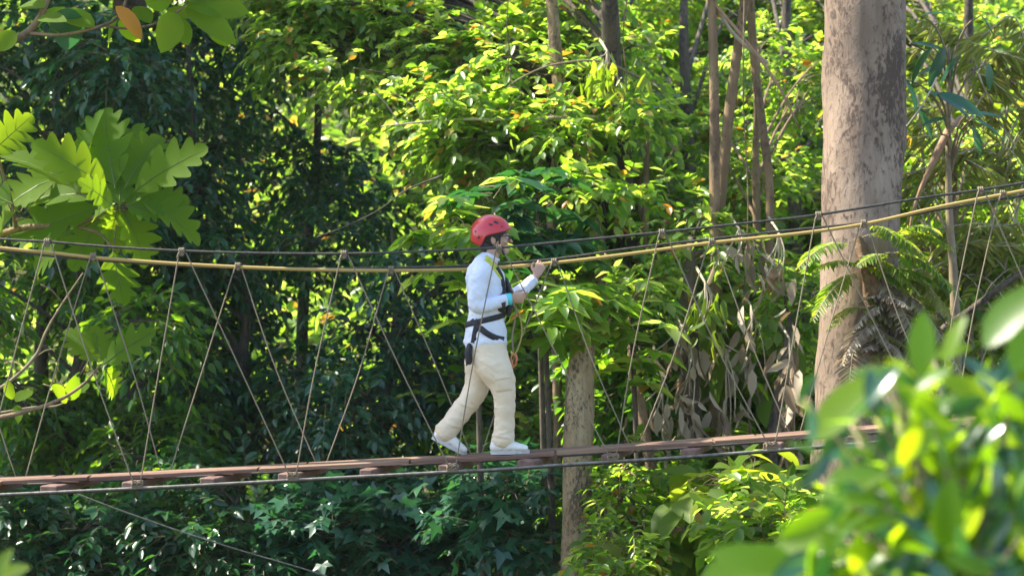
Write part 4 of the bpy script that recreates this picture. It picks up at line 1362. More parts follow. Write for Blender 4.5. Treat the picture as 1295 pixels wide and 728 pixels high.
# --- helmet: shell with a rim line that dips over the nape, vents, lamp clips, chin strap
def helmet():
    c = P(620.5, 297.5)
    ax, ay, az = .140, .108, .139
    n, m = 48, 18
    rim_x = [-1, -.75, -.55, -.42, -.30, -.1, .2, .6, 1.0]
    rim_z = [-.40, -.52, -.56, -.50, -.16, -.02, .06, .20, .36]
    v, f = [], []
    for j in range(m + 1):
        for k in range(n):
            w = 2 * math.pi * k / n
            cx, cy = math.cos(w), math.sin(w)
            rz = float(np.interp(cx, rim_x, rim_z))
            th1 = math.acos(max(-1, min(1, rz)))
            th = th1 * j / m
            x, y, z = math.sin(th) * cx, math.sin(th) * cy, math.cos(th)
            # brow peak and central ridge
            bulge = 1 + .035 * math.exp(-(y / .22) ** 2) * (z > .2) + .03 * math.exp(-((abs(y) - .55) / .12) ** 2) * max(0, z)
            if j >= m - 1: bulge *= 1.02 if j == m - 1 else 1.025
            sx = ax * (1.03 if x > 0 else 1.0)
            v.append(Vector((x * sx * bulge, y * ay * bulge, z * az * (bulge if z > 0 else 1))))
    for j in range(m):
        for k in range(n):
            f.append((j * n + k, (j + 1) * n + k, (j + 1) * n + (k + 1) % n, j * n + (k + 1) % n))
    rot = Matrix.Rotation(R(3), 3, 'Y')
    inner = [(rot @ (p * .93)) + c for p in v]; outer = [(rot @ p) + c for p in v]
    N = len(v)
    mb = MB()
    ff = list(f) + [tuple(i + N for i in q[::-1]) for q in f]
    for k in range(n):
        a, b2 = m * n + k, m * n + (k + 1) % n
        ff.append((a, a + N, b2 + N, b2))
    mb.add(outer + inner, ff)
    o = mb.build('helmet', M['helmet'], proot)
    bv = BVHTree.FromPolygons([tuple(p) for p in outer], f)

    def on(px, py, sy):
        hit = bv.ray_cast(P(px, py, sy * .5), Vector((0, -sy, 0)))
        return hit
    # slanted vents near the crown, slot at the back
    for sy in (-1, 1):
        vm = MB()
        for (px, py, a, bb, ang) in ((619.5, 281.5, .017, .0075, 20), (626.5, 278.5, .021, .010, 20), (600, 290.5, .010, .006, 60), (634, 284, .012, .004, 25)):
            hit = on(px, py, sy)
            if hit[0] is None: continue
            nn = hit[1].normalized()
            if nn.dot(Vector((0, sy, 0))) < 0: nn = -nn
            u = Vector((math.cos(R(ang)), 0, -math.sin(R(ang)))); u = (u - nn * u.dot(nn)).normalized(); w = nn.cross(u)
            p0 = hit[0] + nn * .0012
            ring = [p0 + u * a * math.cos(t) * (1 if math.cos(t) > 0 else .8) + w * bb * math.sin(t) for t in np.linspace(0, 2 * math.pi, 14, endpoint=False)]
            vm.add(ring + [p - nn * .006 for p in ring], [tuple(range(14)), tuple(range(14, 28))[::-1]] + [(i, 14 + i, 14 + (i + 1) % 14, (i + 1) % 14) for i in range(14)])
        if vm.v: vm.build('vent', M['black'], o, False)
        cm = MB()
        hit = on(603.5, 297.5, sy)
        if hit[0] is not None:
            cm.ball(hit[0] + Vector((0, sy * .003, 0)), 1, 10, 6, sc=(.013, .006, .013)); cm.build('lamp_clip', M['helmet'], o)
            cm = MB(); cm.ball(hit[0] + Vector((.003, sy * .008, -.002)), .007, 8, 6); cm.build('clip_hook', M['black'], o)
    st = MB()
    for sy in (-1, 1):
        st.tube(spline([P(635, 292, sy * .090), P(632, 303, sy * .083), P(633, 312, sy * .064), P(637, 321, sy * .025), P(638, 322.4, 0)], 5), .006, 6, flat=.35, side=(1, 0, 0))
        st.tube(spline([P(608, 306, sy * .085), P(619, 311, sy * .079), P(633, 312, sy * .066)], 5), .005, 6, flat=.35, side=(0, 0, 1))
        st.ball(P(633, 312, sy * .068), .009, 8, 6)
    st.build('chin_strap', M['black'], o)
helmet()

# --- white top
s = MB()
loft(s, [(P(614, 432), .17, .152), (P(614, 415), .165, .140), (P(615, 398), .152, .122), (P(617, 378), .160, .128), (P(616, 356), .175, .128), (P(614, 343), .175, .112), (P(615, 333), .125, .085), (P(619, 327), .072, .068)], n=28)
loft(s, [(P(610, 341, -.14), .070, .075), (P(606, 352, -.185), .066, .070), (P(603, 370, -.215), .058, .062), (P(603, 386, -.22), .052, .055), (P(622, 384, -.195), .050, .050), (P(640, 379, -.158), .038, .040)], n=20)
loft(s, [(P(614, 341, .14), .070, .075), (P(622, 352, .18), .064, .066), (P(633, 364, .205), .056, .058), (P(645, 376, .24), .052, .052), (P(661, 366, .32), .046, .047), (P(674, 354.5, .37), .038, .040)], n=20)
# the pouch of loose cloth at the back of the shoulders
loft(s, [(P(600, 340), .11, .05), (P(597, 352), .12, .045), (P(597, 372), .10, .035)], n=18)
sm = fuse(s, .0065, 4, 'top', .0062, (1, .8, 1.1), 2.0)
shirt = link('long_sleeved_top', sm, proot, [M['shirt']], True)
BVS = BVHTree.FromPolygons([v.co[:] for v in sm.vertices], [tuple(p.vertices) for p in sm.polygons])
OFFS = Vector(proot.location)
s = MB()
s.tube([P(619.5, 325.5) + Vector((.060 * math.cos(t), .066 * math.sin(t), .018 * math.cos(t + 3.1))) for t in np.linspace(0, 6.283, 22)], .010, 8)
s.build('collar', M['shirt'], shirt)
s = MB()
for (c, d2) in ((P(640.5, 378.8, -.155), Vector((1, .1, .12))), (P(675, 353.5, .372), Vector((.8, .25, .55)))):
    d2.normalize(); u = d2.cross(Vector((0, 1, 0))).normalized(); w = d2.cross(u)
    s = MB(); s.tube([c + (u * math.cos(t) + w * math.sin(t)) * .034 for t in np.linspace(0, 6.283, 16)], .008, 7)
    s.build('cuff', M['shirt'], shirt)

# --- trousers
def crease(b, pts, r):
    b.tube(spline(pts, 4), r, 7)


t = MB()
# folds bunched above the hems and behind the knees
for (A_, K_, yy) in ((P(636, 556, 0), P(638, 500, 0), -.09), (P(564, 546, 0), P(596, 503, 0), .075)):
    for f_, r_, tl_ in ((.09, .0085, .5), (.24, .007, -.8), (.82, .007, -.8), (.93, .008, .7)):
        c_ = A_.lerp(K_, f_); ax_ = (K_ - A_).normalized(); u_ = ax_.cross(Vector((0, 1, 0))).normalized()
        crease(t, [c_ + Vector((0, yy, 0)) + u_ * (.071 * math.cos(q)) + Vector((0, .071 * math.sin(q), 0)) + ax_ * (tl_ * .03 * math.cos(q + .5)) for q in np.linspace(-2.6 if tl_ > 0 else -3.4, .6 if tl_ > 0 else -.4, 9)], r_)
loft(t, [(P(615, 421), .150, .128), (P(615, 432), .165, .142), (P(616, 446), .168, .142), (P(618, 455), .13, .12)], n=28)
loft(t, [(P(617, 440, -.075), .095, .118), (P(624, 462, -.09), .105, .125), (P(634, 482, -.095), .092, .098), (P(638, 500, -.095), .076, .077), (P(638, 528, -.09), .070, .070), (P(637, 546, -.087), .074, .074), (P(636, 557, -.085), .074, .080)], n=24)
loft(t, [(P(608, 440, .075), .095, .105), (P(607, 462, .088), .10, .110), (P(604, 484, .088), .085, .092), (P(596, 503, .085), .077, .082), (P(580, 524, .08), .072, .074), (P(568, 540, .075), .072, .074), (P(563, 547, .072), .074, .084)], n=24)
tm_ = fuse(t, .0068, 4, 'trousers', .0048, (.8, .6, 1.25), 5.0)
trou = link('trousers', tm_, proot, [M['trouser']], True)
BVT = BVHTree.FromPolygons([v.co[:] for v in tm_.vertices], [tuple(p.vertices) for p in tm_.polygons])
# thigh pocket with its flap
def patch(name, corners, bvh, mat, parent, lift=.004, th=.004, nx=6):
    mb = MB(); grid = []
    (a, b1), (c, d1) = corners[0], corners[1]
    for j in range(nx + 1):
        row = []
        for i in range(nx + 1):
            top = P(*a, -.6).lerp(P(*b1, -.6), i / nx); bot = P(*c, -.6).lerp(P(*d1, -.6), i / nx)
            q = top.lerp(bot, j / nx) - OFFS
            hit = bvh.ray_cast(q, Vector((0, 1, 0)))
            row.append((hit[0] if hit[0] is not None else q + Vector((0, .5, 0))) + OFFS)
        grid.append(row)
    n = nx + 1
    v = [p + Vector((0, -lift, 0)) for r in grid for p in r] + [p + Vector((0, .004, 0)) for r in grid for p in r]
    f = []
    for j in range(nx):
        for i in range(nx):
            k = j * n + i
            f.append((k, k + n, k + n + 1, k + 1)); f.append((k + n * n, k + 1 + n * n, k + n + 1 + n * n, k + n + n * n))
    rim = [i for i in range(n)] + [j * n + nx for j in range(1, n)] + [nx * n + i for i in range(nx - 1, -1, -1)] + [j * n for j in range(nx - 1, 0, -1)]
    for i in range(len(rim)):
        a1, b2 = rim[i], rim[(i + 1) % len(rim)]
        f.append((a1, b2, b2 + n * n, a1 + n * n))
    mb.add(v, f)
    mb.build(name, mat, parent)
patch('pocket', [((624, 479), (645, 476)), ((627, 500), (648, 497))], BVT, M['trouser'], trou, .006)
patch('pocket_flap', [((623, 476), (646, 473)), ((625, 484), (647, 481))], BVT, M['trouser'], trou, .011)

# --- shoes
def shoe(ankle, toe_dir, label=None):
    d = Vector(toe_dir).normalized(); up = Vector((-d.z, 0, d.x)); sd = Vector((0, 1, 0))
    heel = ankle
    def q(x, z, y=0): return heel + d * x + up * z + sd * y
    mb = MB()
    loft(mb, [(q(-.02, .040), .040, .038), (q(.03, .048), .044, .048), (q(.09, .042), .050, .042), (q(.15, .031), .052, .031), (q(.195, .024), .042, .024)], n=18)
    loft(mb, [(q(-.012, .05), .034, .036), (q(.0, .085), .036, .040)], n=16)
    o = link('shoe', fuse(mb, .0055, 3, 'shoe', .0012), proot, [M['shoe']], True)
    mb = MB(); n = 22
    out = []
    for k in range(n):
        w = 2 * math.pi * k / n
        x = .088 + .135 * math.cos(w); wd = (.046 if math.cos(w) > 0 else .038) * math.sin(w)
        out.append((x, wd))
    v = [q(x, .016, y) for x, y in out] + [q(x, -.010, y * 1.04) for x, y in out]
    mb.add(v, [tuple(range(n)), tuple(range(n, 2 * n))[::-1]] + [(i, n + i, n + (i + 1) % n, (i + 1) % n) for i in range(n)])
    mb.build('sole', M['sole'], o, False)
    mb = MB()
    for k in range(4):
        x = .055 + k * .022; zz = .098 - k * .011
        mb.tube([q(x, zz - .012, -.024), q(x + .004, zz - .001, 0), q(x, zz - .012, .024)], .0032, 5)
    mb.build('laces', M['sole'], o)
    mb = MB()
    for sy in (-1, 1):
        mb.tube(spline([q(.02, .02, sy * .042), q(.06, .045, sy * .040), q(.085, .022, sy * .046), q(.11, .036, sy * .040)], 4), .003, 5)
    mb.build('side_stripe', M['sole'], o)
sx = P(627, 0, -.085)
shoe(Vector((P(629, 0, -.085).x, yc - .085, dz(640) + .014)), (1, 0, .035))
ax = P(556, 0, .07).x
shoe(Vector((ax - .012, yc + .07, dz(575) + .105)), (math.cos(R(27)), 0, -math.sin(R(27))))

# --- climbing harness
hp = thing('harness_tmp', (0, 0, 0), 'x', 'x'); bpy.data.objects.remove(hp)
def surf(px, py, sidey=-1, bvh=None):
    """point on the clothes seen from the near (-1) or far (1) side"""
    q = P(px, py, sidey * .6) - OFFS
    best = None
    for bb in (BVS, BVT) if bvh is None else (bvh,):
        hit = bb.ray_cast(q, Vector((0, -sidey, 0)))
        if hit[0] is not None and (best is None or hit[3] < best[3]): best = hit
    return None if best is None else best[0] + OFFS


def belt(ctr, tilt, width, th, mat, name, parent, rmax=.5, bvhs=(1, 1), yrange=None, n=44, depth_c=0.0, drop=.0):
    """a flat strap round the body at height ctr; tilt in pixels of height over pixels of length"""
    mb = MB(); ring = []
    for k in range(n):
        w = 2 * math.pi * k / n
        d = Vector((math.cos(w), math.sin(w), 0))
        c = P(ctr[0], ctr[1], depth_c)
        z = (math.cos(w) * tilt * .13)
        o = c + Vector((0, 0, z)) - OFFS + d * .45
        best = None
        for bb in [x for x, u in zip((BVS, BVT), bvhs) if u]:
            hit = bb.ray_cast(o, -d, .44)
            if hit[0] is not None and (best is None or hit[3] < best[3]): best = hit
        p = (best[0] + OFFS) if best is not None else c + d * .15 + Vector((0, 0, z))
        ring.append((p + d * th, d))
    v = []
    for p, d in ring:
        v += [p + Vector((0, 0, width / 2)), p - Vector((0, 0, width / 2)), p - Vector((0, 0, width / 2)) - d * (th + .012), p + Vector((0, 0, width / 2)) - d * (th + .012)]
    f = []
    for k in range(n):
        a, b2 = k * 4, ((k + 1) % n) * 4
        for j in range(4):
            f.append((a + j, a + (j + 1) % 4, b2 + (j + 1) % 4, b2 + j))
    mb.add(v, f)
    return mb.build(name, mat, parent)


harness = MB()
wb = belt((615, 404), .28, .040, .007, M['black'], 'harness_belt', proot)
wb['label'] = 'black webbing climbing harness belt'


def strap(points, width, mat, name, parent, lift=.006, th=.004, sidey=-1):
    mb = MB()
    P0 = []
    for px, py in points:
        q = surf(px, py, sidey)
        if q is None: q = P(px, py, sidey * .12)
        P0.append(q + Vector((0, sidey * lift, 0)))
    sp = spline(P0, 4)
    v = []
    for i, p in enumerate(sp):
        tt = (sp[min(i + 1, len(sp) - 1)] - sp[max(i - 1, 0)]).normalized()
        u = tt.cross(Vector((0, sidey, 0))).normalized() * (width / 2)
        v += [p + u, p - u, p - u - Vector((0, sidey * (th + .008), 0)), p + u - Vector((0, sidey * (th + .008), 0))]
    f = []
    for k in range(len(sp) - 1):
        for j in range(4):
            f.append((k * 4 + j, k * 4 + (j + 1) % 4, (k + 1) * 4 + (j + 1) % 4, (k + 1) * 4 + j))
    f += [(3, 2, 1, 0), tuple((len(sp) - 1) * 4 + j for j in range(4))]
    mb.add(v, f)
    return mb.build(name, mat, parent)


for sy in (-1, 1):
    strap([(596, 404), (601, 411), (608, 418), (616, 424), (626, 429), (637, 432)], .042, M['black'], 'leg_loop', wb, sidey=sy)
    strap([(604, 405), (601, 415), (599, 425), (597, 436)], .040, M['black'], 'side_strap', wb, sidey=sy)
    strap([(633, 396), (635, 384), (635, 370), (634, 358), (631, 347), (626, 338)], .046, M['black'], 'shoulder_strap', wb, sidey=sy)
# chest pad hanging at the front between the straps
mb = MB()
loft(mb, [(P(640, 352), .05, .012), (P(644, 366), .065, .022), (P(645, 380), .070, .026), (P(643, 396), .062, .022)], n=16)
link('chest_pad', fuse(mb, .006, 2, 'chest_pad'), wb, [M['black']], True)
# lime lanyard round the neck down to the chest ring
mb = MB()
for sy in (-1, 1):
    mb.tube(spline([P(612, 322, sy * .02), P(617, 325, sy * .080), P(624, 334, sy * .095), P(632, 344, sy * .085), P(637, 352, sy * .045), P(641, 358, sy * .008)], 5), .012, 6, flat=.5, side=(1, 0, 0))
mb.build('lanyard', M['lime'], proot)
for sy in (-1, 1):
    strap([(612, 326), (618, 332), (625, 341), (631, 350), (636, 358)], .024, M['lime'], 'lanyard', proot, lift=.010, sidey=sy)
mb = MB()
mb.tube([P(643, 357) + Vector((.004, .018 * math.cos(q), .018 * math.sin(q))) for q in np.linspace(0, 6.283, 14)], .005, 7)
mb.build('ring', M['metal'], wb)
# gear bag at the hip behind
mb = MB()
loft(mb, [(P(594, 436, -.10), .035, .018), (P(592, 446, -.11), .042, .028), (P(593, 458, -.11), .036, .022)], n=14)
link('hip_pouch', fuse(mb, .006, 2, 'hip_pouch'), wb, [M['black']], True)
mb = MB()
mb.tube(spline([P(598, 436, -.12), P(594, 448, -.145), P(590, 462, -.13)], 4), .008, 6, flat=.4)
mb.tube(spline([P(600, 434, -.12), P(603, 444, -.14), P(606, 452, -.13)], 4), .007, 6, flat=.4)
mb.build('webbing_tail', M['black'], wb)
# lanyard ropes with karabiners hanging from the front ring
for k, (pts, kp, ang, mt) in enumerate([([P(643, 362, -.03), P(650, 372, -.09), P(652, 398, -.10), P(648, 424, -.09), P(649, 445, -.08)], P(650, 455, -.08), 80, 'bronze'),
                                        ([P(645, 380, .03), P(656, 396, .06), P(660, 420, .07), P(655, 440, .05), P(651, 448, .03)], P(649, 457, .02), 95, 'bronze')]):
    mb = MB(); mb.tube(spline(pts, 6), .0062, 7)
    ln = mb.build('lanyard_rope', M['rope_y'] if k else M['rope_tan'], wb)
    mb = MB()
    c = kp
    ring = [c + Vector((.020 * math.cos(q) * (1 if math.sin(q) > 0 else .7), .004, .046 * math.sin(q))) for q in np.linspace(0, 6.283, 20)]
    mb.tube(ring, .0062, 7)
    mb.tube([c + Vector((.016, .004, -.022)), c + Vector((.019, .004, .018))], .0085, 8)
    mb.build('karabiner', M[mt], ln)
# wristband
mb = MB()
c = P(643.5, 378.2, -.152); d2 = Vector((1, .12, .08)).normalized(); u = d2.cross(Vector((0, 1, 0))).normalized(); w = d2.cross(u)
ringp = []
n = 18
for k, (xx, rr) in enumerate(((-.019, .036), (-.019, .041), (.019, .040), (.019, .034))):
    ringp += [c + d2 * xx + (u * math.cos(6.283 * i / n) + w * math.sin(6.283 * i / n)) * rr for i in range(n)]
mb.add(ringp, [(k * n + i, k * n + (i + 1) % n, ((k + 1) % 4) * n + (i + 1) % n, ((k + 1) % 4) * n + i) for k in range(4) for i in range(n)])
mb.build('wristband', M['cyan'], proot)

# ------------------------------------------------------------------ big lobed leaves at the upper left
def placed_leaves(rows, Y0, tm, seed, dyr=.25, face=(0, -.75, .65), ribs=None):
    """rows: base px, base py, tip px, tip py, width in px, optional depth shift and tip depth shift"""
    rng = np.random.default_rng(seed)
    Pp, D, N, L, Wd = [], [], [], [], []
    for r in rows:
        a, b, c, d, w = r[:5]; dy = r[5] if len(r) > 5 else 0; tdy = r[6] if len(r) > 6 else rng.uniform(-dyr, dyr)
        p = W(a, b, Y0 + dy); q = W(c, d, Y0 + dy + tdy)
        Pp.append(tuple(p)); D.append(tuple(q - p)); L.append((q - p).length); Wd.append(w / F * Y0)
        N.append(np.array(face) + rng.normal(size=3) * .22)
    Pp, D, N, L, Wd = map(np.array, (Pp, D, N, L, Wd))
    if ribs is not None:
        Du = unit(D); S_ = unit(np.cross(N, Du)); N2 = np.cross(Du, S_)
        dr = -TM[tm][0][:, 2].min()
        pts = [Pp + Du * (t * L)[:, None] - N2 * (dr * t * t * L)[:, None] - np.array([0, .004, 0]) + N2 * .003 for t in (0, .33, .66, .95)]
        for i in range(3):
            ribs.append((*twigs_geo(pts[i], pts[i + 1], .006 - .0015 * i, .0045 - .0015 * i), 1))
        fd = TM[tm][0][:, 2].max() + .02
        for t, e, w in ((.10, .24, .30), (.26, .44, .42), (.44, .62, .41), (.62, .79, .29)):
            for sg in (-1, 1):
                A_ = Pp + Du * (t * L)[:, None] - N2 * (dr * t * t * L)[:, None] + N2 * .002
                B_ = Pp + Du * (e * L)[:, None] + S_ * (sg * w * Wd)[:, None] + N2 * ((-dr * e * e + fd * w * 1.0) * L)[:, None] + N2 * .002
                ribs.append((*twigs_geo(A_, B_, .0028, .001), 1))
    return leaves_geo(Pp, D, N, L, Wd, tm)


BY = 15.6
rows = [(146, 238, 124, 130, 74), (158, 238, 201, 160, 66), (168, 244, 248, 180, 66), (172, 248, 262, 284, 66), (138, 240, 50, 172, 70), (96, 240, 14, 172, 60),
        (-14, 196, 38, 146, 56), (132, 250, 20, 226, 70, .2), (128, 262, 6, 290, 74, .25), (152, 262, 196, 322, 66, .1), (166, 256, 238, 246, 60, .2), (134, 268, 84, 332, 62, .3),
        (16, 258, -52, 222, 66), (20, 268, -34, 316, 66), (92, 292, 30, 336, 60, .3), (70, 226, 2, 246, 60, .35),
        (143, 316, 155, 384, 56), (112, 244, 92, 150, 60, .35), (150, 240, 168, 148, 60, .4), (40, 236, 88, 178, 56, .5), (60, 262, 112, 216, 60, .5), (124, 290, 170, 306, 54, .4),
        (152, 262, 150, 205, 44, -.05), (160, 262, 190, 222, 40, -.04), (144, 262, 108, 226, 44, -.06), (150, 258, 140, 300, 40, .1), (158, 258, 205, 268, 38, -.03), (146, 258, 110, 268, 40, -.04)]
low = [(125, 458, 84, 412, 46), (128, 458, 122, 408, 44), (132, 460, 184, 416, 50), (132, 464, 154, 500, 42)]
b0 = W(-190, 728, 16.6)
brd = thing('lobed_leaf_tree', (b0.x, b0.y, terrain(b0.x, b0.y)), 'tree with huge deeply lobed yellow green leaves reaching in at the upper left', 'tree')
rb = []; g_ = placed_leaves(rows[::2], BY, 'lobed', 5, ribs=rb)
g2_ = placed_leaves(rows[1::2], BY, 'lobed_bent', 15, dyr=.4, ribs=rb)
link('leaf_cluster', geo_mesh('lobed_leaves', [(*g_, 0), (*g2_, 0)] + rb), brd, [M['bread'], M['vein']])
rb = []; g_ = placed_leaves(low, BY + .2, 'lobed', 6, ribs=rb)
o = link('leaf_cluster', geo_mesh('lobed_leaves_low', [(*g_, 0)] + rb), brd, [M['bread'], M['vein']])
o['label'] = 'small lower cluster of lobed leaves behind the ropes'
mb = MB(); rnd = random.Random(9)
bp_ = [Vector((b0.x, b0.y, terrain(b0.x, b0.y) - .1)), W(-200, 600, 16.6), W(-190, 300, 16.6), W(-170, -60, 16.6), W(-160, -300, 16.6)]
trunk_mesh(mb, bp_, [.17, .15, .13, .10, .06], rnd)
trunk_mesh(mb, [W(-190, 380, 16.6), W(-80, 330, 16.2), W(20, 290, 15.9), W(90, 285, 15.85), W(148, 262, 15.78)], [.05, .035, .025, .02, .014], rnd, n=8)
trunk_mesh(mb, [W(20, 290, 15.9), W(15, 258, 15.8), W(-5, 190, 15.7)], [.02, .015, .01], rnd, n=6)
trunk_mesh(mb, [W(90, 285, 15.85), W(125, 295, 15.75), W(146, 318, 15.62)], [.014, .012, .009], rnd, n=6)
trunk_mesh(mb, [W(-190, 560, 16.6), W(-60, 540, 16.2), W(50, 515, 16), W(100, 490, 15.9), W(128, 460, 15.8)], [.04, .025, .016, .012, .008], rnd, n=7)
for r in rows:
    mb.tube(spline([W(150 if r[0] > 80 else 20, 262 if r[0] > 80 else 280, BY + .16), W(r[0], r[1] + 4, BY + (r[5] if len(r) > 5 else 0) + .01)], 2), .005, 5)
mb.build('trunk', M['bark_brown'], brd)
# crown that carries on above the frame
rng = np.random.default_rng(15)
cl = [(W(10 + rnd.uniform(-60, 60), -200 + rnd.uniform(-60, 30), 16.9), (.6, .5, .35), 10) for _ in range(6)]
link('crown', geo_mesh('lobed_crown', crown_geo(rng, cl, leaf=.42, k=5, tl=.4, tm='lobed', ratio=.62, drop=-9)), brd, [M['bread'], M['twig']])

# small round leaves on the twig at the left edge
rl = [(15, 505, 8, 482, 16), (20, 508, 40, 488, 20), (22, 512, 24, 530, 12), (85, 508, 70, 486, 22), (90, 506, 95, 478, 20), (100, 498, 108, 478, 18)]
o = link('round_leaves', geo_mesh('round_leaves', [(*placed_leaves(rl, 16.6, 'oval', 8), 0)]), brd, [M['bread']])

# ------------------------------------------------------------------ branch with round leaves across the top left
tb = W(-150, 728, 14.8)
tl = thing('round_leaf_tree', (tb.x, tb.y, terrain(tb.x, tb.y)), 'branches with broad round leaves and one orange leaf hanging into the top left corner', 'tree')
mb = MB()
trunk_mesh(mb, [Vector((tb.x, tb.y, terrain(tb.x, tb.y) - .1)), W(-160, 500, 14.8), W(-155, 250, 14.8), W(-150, 100, 14.8), W(-140, -100, 14.8), W(-130, -300, 14.8)], [.15, .13, .11, .10, .07, .04], rnd)
trunk_mesh(mb, [W(-150, 150, 14.8), W(-70, 105, 14.7), W(0, 62, 14.6), (W(40, 36, 14.6)), W(60, 0, 14.6), W(75, -50, 14.6)], [.05, .04, .03, .026, .02, .01], rnd, n=8)
trunk_mesh(mb, [W(32, 42, 14.6), W(80, 44, 14.55), W(128, 33, 14.5), W(150, 20, 14.5), W(162, -10, 14.5), W(170, -60, 14.5)], [.014, .013, .012, .011, .01, .006], rnd, n=7)
trunk_mesh(mb, [W(128, 33, 14.5), W(170, 36, 14.5), W(210, 24, 14.5), W(240, 0, 14.5), W(262, -40, 14.5)], [.009, .009, .009, .008, .006], rnd, n=6)
mb.build('trunk', M['bark_brown'], tl)
rr_ = [(232, 4, 318, 4, 56), (215, -10, 268, -4, 40), (236, 8, 295, 46, 34, .1), (222, 16, 208, 60, 36), (214, 20, 240, 52, 34, .1), (205, 15, 195, -30, 38), (150, 22, 128, 58, 30), (152, 24, 175, 60, 22, .1),
       (60, 12, 98, 42, 36, .1), (48, 24, 80, 20, 22), (20, 40, -5, 62, 26), (56, 10, 20, 0, 30), (120, 34, 70, 8, 30), (210, 22, 250, 10, 30, .2), (262, 14, 290, 60, 30, .15), (190, 30, 170, 2, 24)]
link('leaf_cluster', geo_mesh('round_leaf_cluster', [(*placed_leaves(rr_, 14.5, 'oval', 9), 0)]), tl, [M['bread']])
o = link('leaf_cluster', geo_mesh('shaded_leaves', [(*placed_leaves([(86, 10, 84, 58, 44)], 14.45, 'oval', 10, face=(.3, -.3, 1)), 0)]), tl, [M['blue']])  # shade put into this leaf's colour by the bluer material
o['label'] = 'leaf coloured dark blue green as if shaded by the others'
o = link('orange_leaf', geo_mesh('orange_leaf', [(*placed_leaves([(146, 8, 184, 46, 28, 0, .05)], 14.4, 'oval', 11, face=(.5, -1, .3)), 0)]), tl, [M['orange']])
o['label'] = 'withered orange leaf'
rng = np.random.default_rng(16)
cl = [(W(150 + rnd.uniform(-50, 60), -180 + rnd.uniform(-60, 20), 14.8), (.5, .5, .3), 10) for _ in range(6)]
link('crown', geo_mesh('round_crown', crown_geo(rng, cl, leaf=.24, k=6, tl=.35, tm='oval', ratio=.55, drop=-9)), tl, [M['bread'], M['twig']])

# ------------------------------------------------------------------ the blurred tree close to the camera, lower right
NY = 4.3
nb = W(1240, 728, NY)
nt_ = thing('near_tree', (nb.x, nb.y, terrain(nb.x, nb.y)), 'glossy leaved tree close to the camera, a blurred mass filling the lower right corner', 'tree')
rng = np.random.default_rng(21); rnd = random.Random(21)
mb = MB()
g0 = Vector((nb.x, nb.y, terrain(nb.x, nb.y) - .1))
trunk_mesh(mb, [g0, W(1250, 2600, NY), W(1235, 1300, NY), W(1230, 900, NY), W(1225, 720, NY)], [.08, .065, .05, .035, .02], rnd, n=10)
tips = [(1150, 480), (1085, 560), (1060, 680), (1180, 560), (1230, 480), (1290, 420), (1300, 560), (1120, 640), (1000, 735), (1180, 680), (1250, 640), (1300, 700), (930, 760), (1075, 625), (1330, 480), (1220, 700), (1130, 730), (1285, 640)]
Pp, D, N, L, Wd = [], [], [], [], []
for i, (a, b) in enumerate(tips):
    Yt = NY + rnd.uniform(-.35, .55)
    tip = W(a, b, Yt); st = W(1226, 800 if b > 600 else 740, NY)
    sp = spline([st, (st + tip) / 2 + Vector((rnd.uniform(-.03, .03), 0, .03)), tip], 6)
    mb.tube(sp, lerp_list([.009, .003], len(sp)), 6)
    for k in range(20):
        f_ = .40 + .60 * k / 19
        p = sp[min(int(f_ * (len(sp) - 1)), len(sp) - 1)]
        w = k * 2.4 + i
        out = (tip - st).normalized()
        d = Vector((math.cos(w), .7 * math.sin(w), rnd.uniform(-.75, .5))) + out * (.5 if k > 9 else .15)
        Pp.append(tuple(p)); D.append(tuple(d)); N.append((rnd.uniform(-.5, .5), rnd.uniform(-.8, .1), 1)); l = rnd.uniform(.07, .12); L.append(l); Wd.append(l * rnd.uniform(.36, .46))
for i in range(330):
    a = rnd.uniform(1015, 1340); b = rnd.uniform(445, 790)
    if b < 728 - (a - 860) * 1.5 or (a < 1100 and rnd.random() < .35 and b < 640): continue
    Yt = NY + rnd.uniform(-.3, .9)
    d = Vector((rnd.uniform(-1, 1), rnd.uniform(-.6, .6), rnd.uniform(-1.1, .35)))
    l = rnd.uniform(.07, .125); Pp.append(tuple(W(a, b, Yt))); D.append(tuple(d)); N.append((rnd.uniform(-.8, .8), rnd.uniform(-.9, .2), rnd.uniform(.2, 1))); L.append(l); Wd.append(l * rnd.uniform(.34, .46))
    if i % 4 == 0:
        st = W(1226 + rnd.uniform(-20, 20), 800, NY); tip = W(a, b, Yt)
        mb.tube(spline([st, (st + tip) / 2 + Vector((0, 0, .03)), tip], 4), .0035, 5)
mb.build('trunk', M['twig'], nt_)
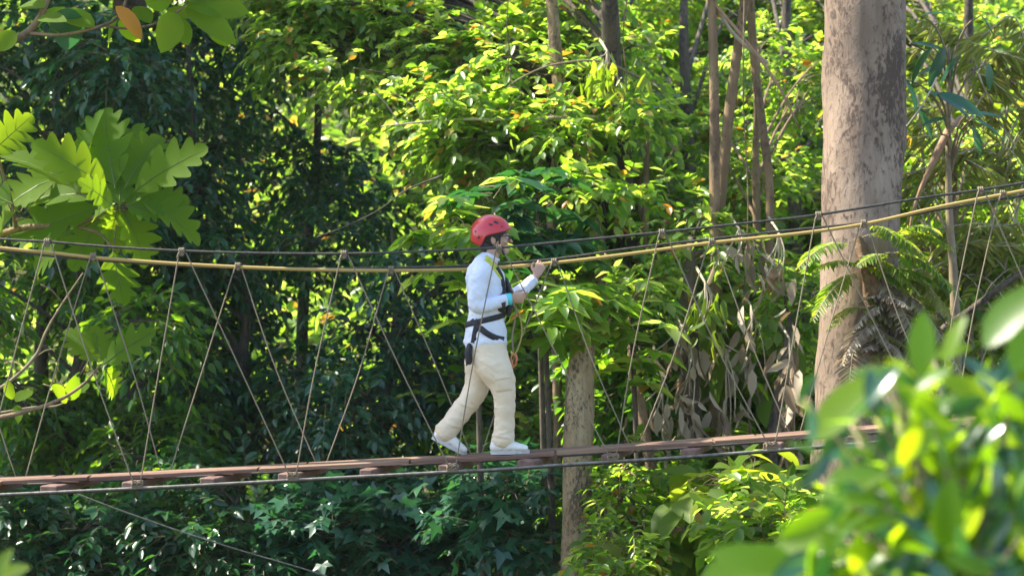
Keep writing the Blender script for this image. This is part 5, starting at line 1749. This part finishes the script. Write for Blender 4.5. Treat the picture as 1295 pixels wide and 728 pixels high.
sel = [(1166, 478, 1166, 392, 36, 0, 0), (1110, 478, 1020, 550, 52, 0, 0), (1150, 476, 1068, 462, 26, 0, .05), (1245, 440, 1310, 350, 56, .1, 0), (1120, 600, 1062, 640, 34, 0, 0), (1165, 490, 1185, 600, 44, -.1, 0), (1190, 480, 1260, 505, 36, 0, 0),
       (1205, 600, 1190, 740, 44, -.2, 0), (1150, 610, 1062, 660, 40, 0, 0), (1180, 610, 1135, 700, 40, 0, 0), (1240, 520, 1330, 640, 56, .1, 0), (1120, 650, 1040, 660, 40, 0, 0), (1000, 700, 880, 735, 60, .2, 0), (1060, 680, 960, 700, 50, .2, 0),
       (1195, 460, 1215, 395, 24, .2, 0), (1280, 470, 1320, 400, 44, -.1, 0), (1250, 560, 1230, 660, 40, -.1, 0), (1310, 610, 1260, 700, 50, 0, 0), (1000, 720, 900, 690, 44, .1, 0), (1210, 500, 1140, 540, 34, -.1, 0)]
g1 = placed_leaves(sel, NY, 'oval', 22)
Pp, D, N, L, Wd = map(np.array, (Pp, D, N, L, Wd))
dk = rng.random(len(Pp)) < .42
g2 = leaves_geo(Pp[~dk], D[~dk], N[~dk], L[~dk], Wd[~dk], 'oval')
g3 = leaves_geo(Pp[dk], D[dk] + np.array([0, 0, -.6]), N[dk] + np.array([.3, -.5, 0]), L[dk] * 1.15, Wd[dk], 'oval')
link('crown', geo_mesh('near_crown', [(*g1, 0), (*g2, 0), (*g3, 1)]), nt_, [M['gloss'], M['gloss_dark']])

# the leaf tips at the bottom left
lb = W(-40, 900, 5.2)
ls = thing('near_shrub', (lb.x, lb.y, terrain(lb.x, lb.y)), 'few bright blurred leaves poking into the bottom left corner', 'shrub')
mb = MB()
trunk_mesh(mb, [Vector((lb.x, lb.y, terrain(lb.x, lb.y) - .1)), W(-45, 1800, 5.2), W(-30, 900, 5.2), W(-15, 735, 5.2)], [.05, .035, .02, .006], random.Random(3), n=8)
mb.build('trunk', M['twig'], ls)
rows2 = [(-14, 738, 12, 692, 20, 0, 0), (-10, 738, 34, 712, 26, 0, 0), (-14, 745, 30, 745, 24, 0, 0), (-20, 735, -20, 680, 26, 0, 0), (-20, 750, -60, 720, 26, 0, 0), (-24, 800, 20, 780, 26, 0, 0), (-26, 820, -70, 800, 26, 0, 0)]
link('crown', geo_mesh('near_shrub_leaves', [(*placed_leaves(rows2, 5.2, 'oval', 23), 0)]), ls, [M['yellow']])
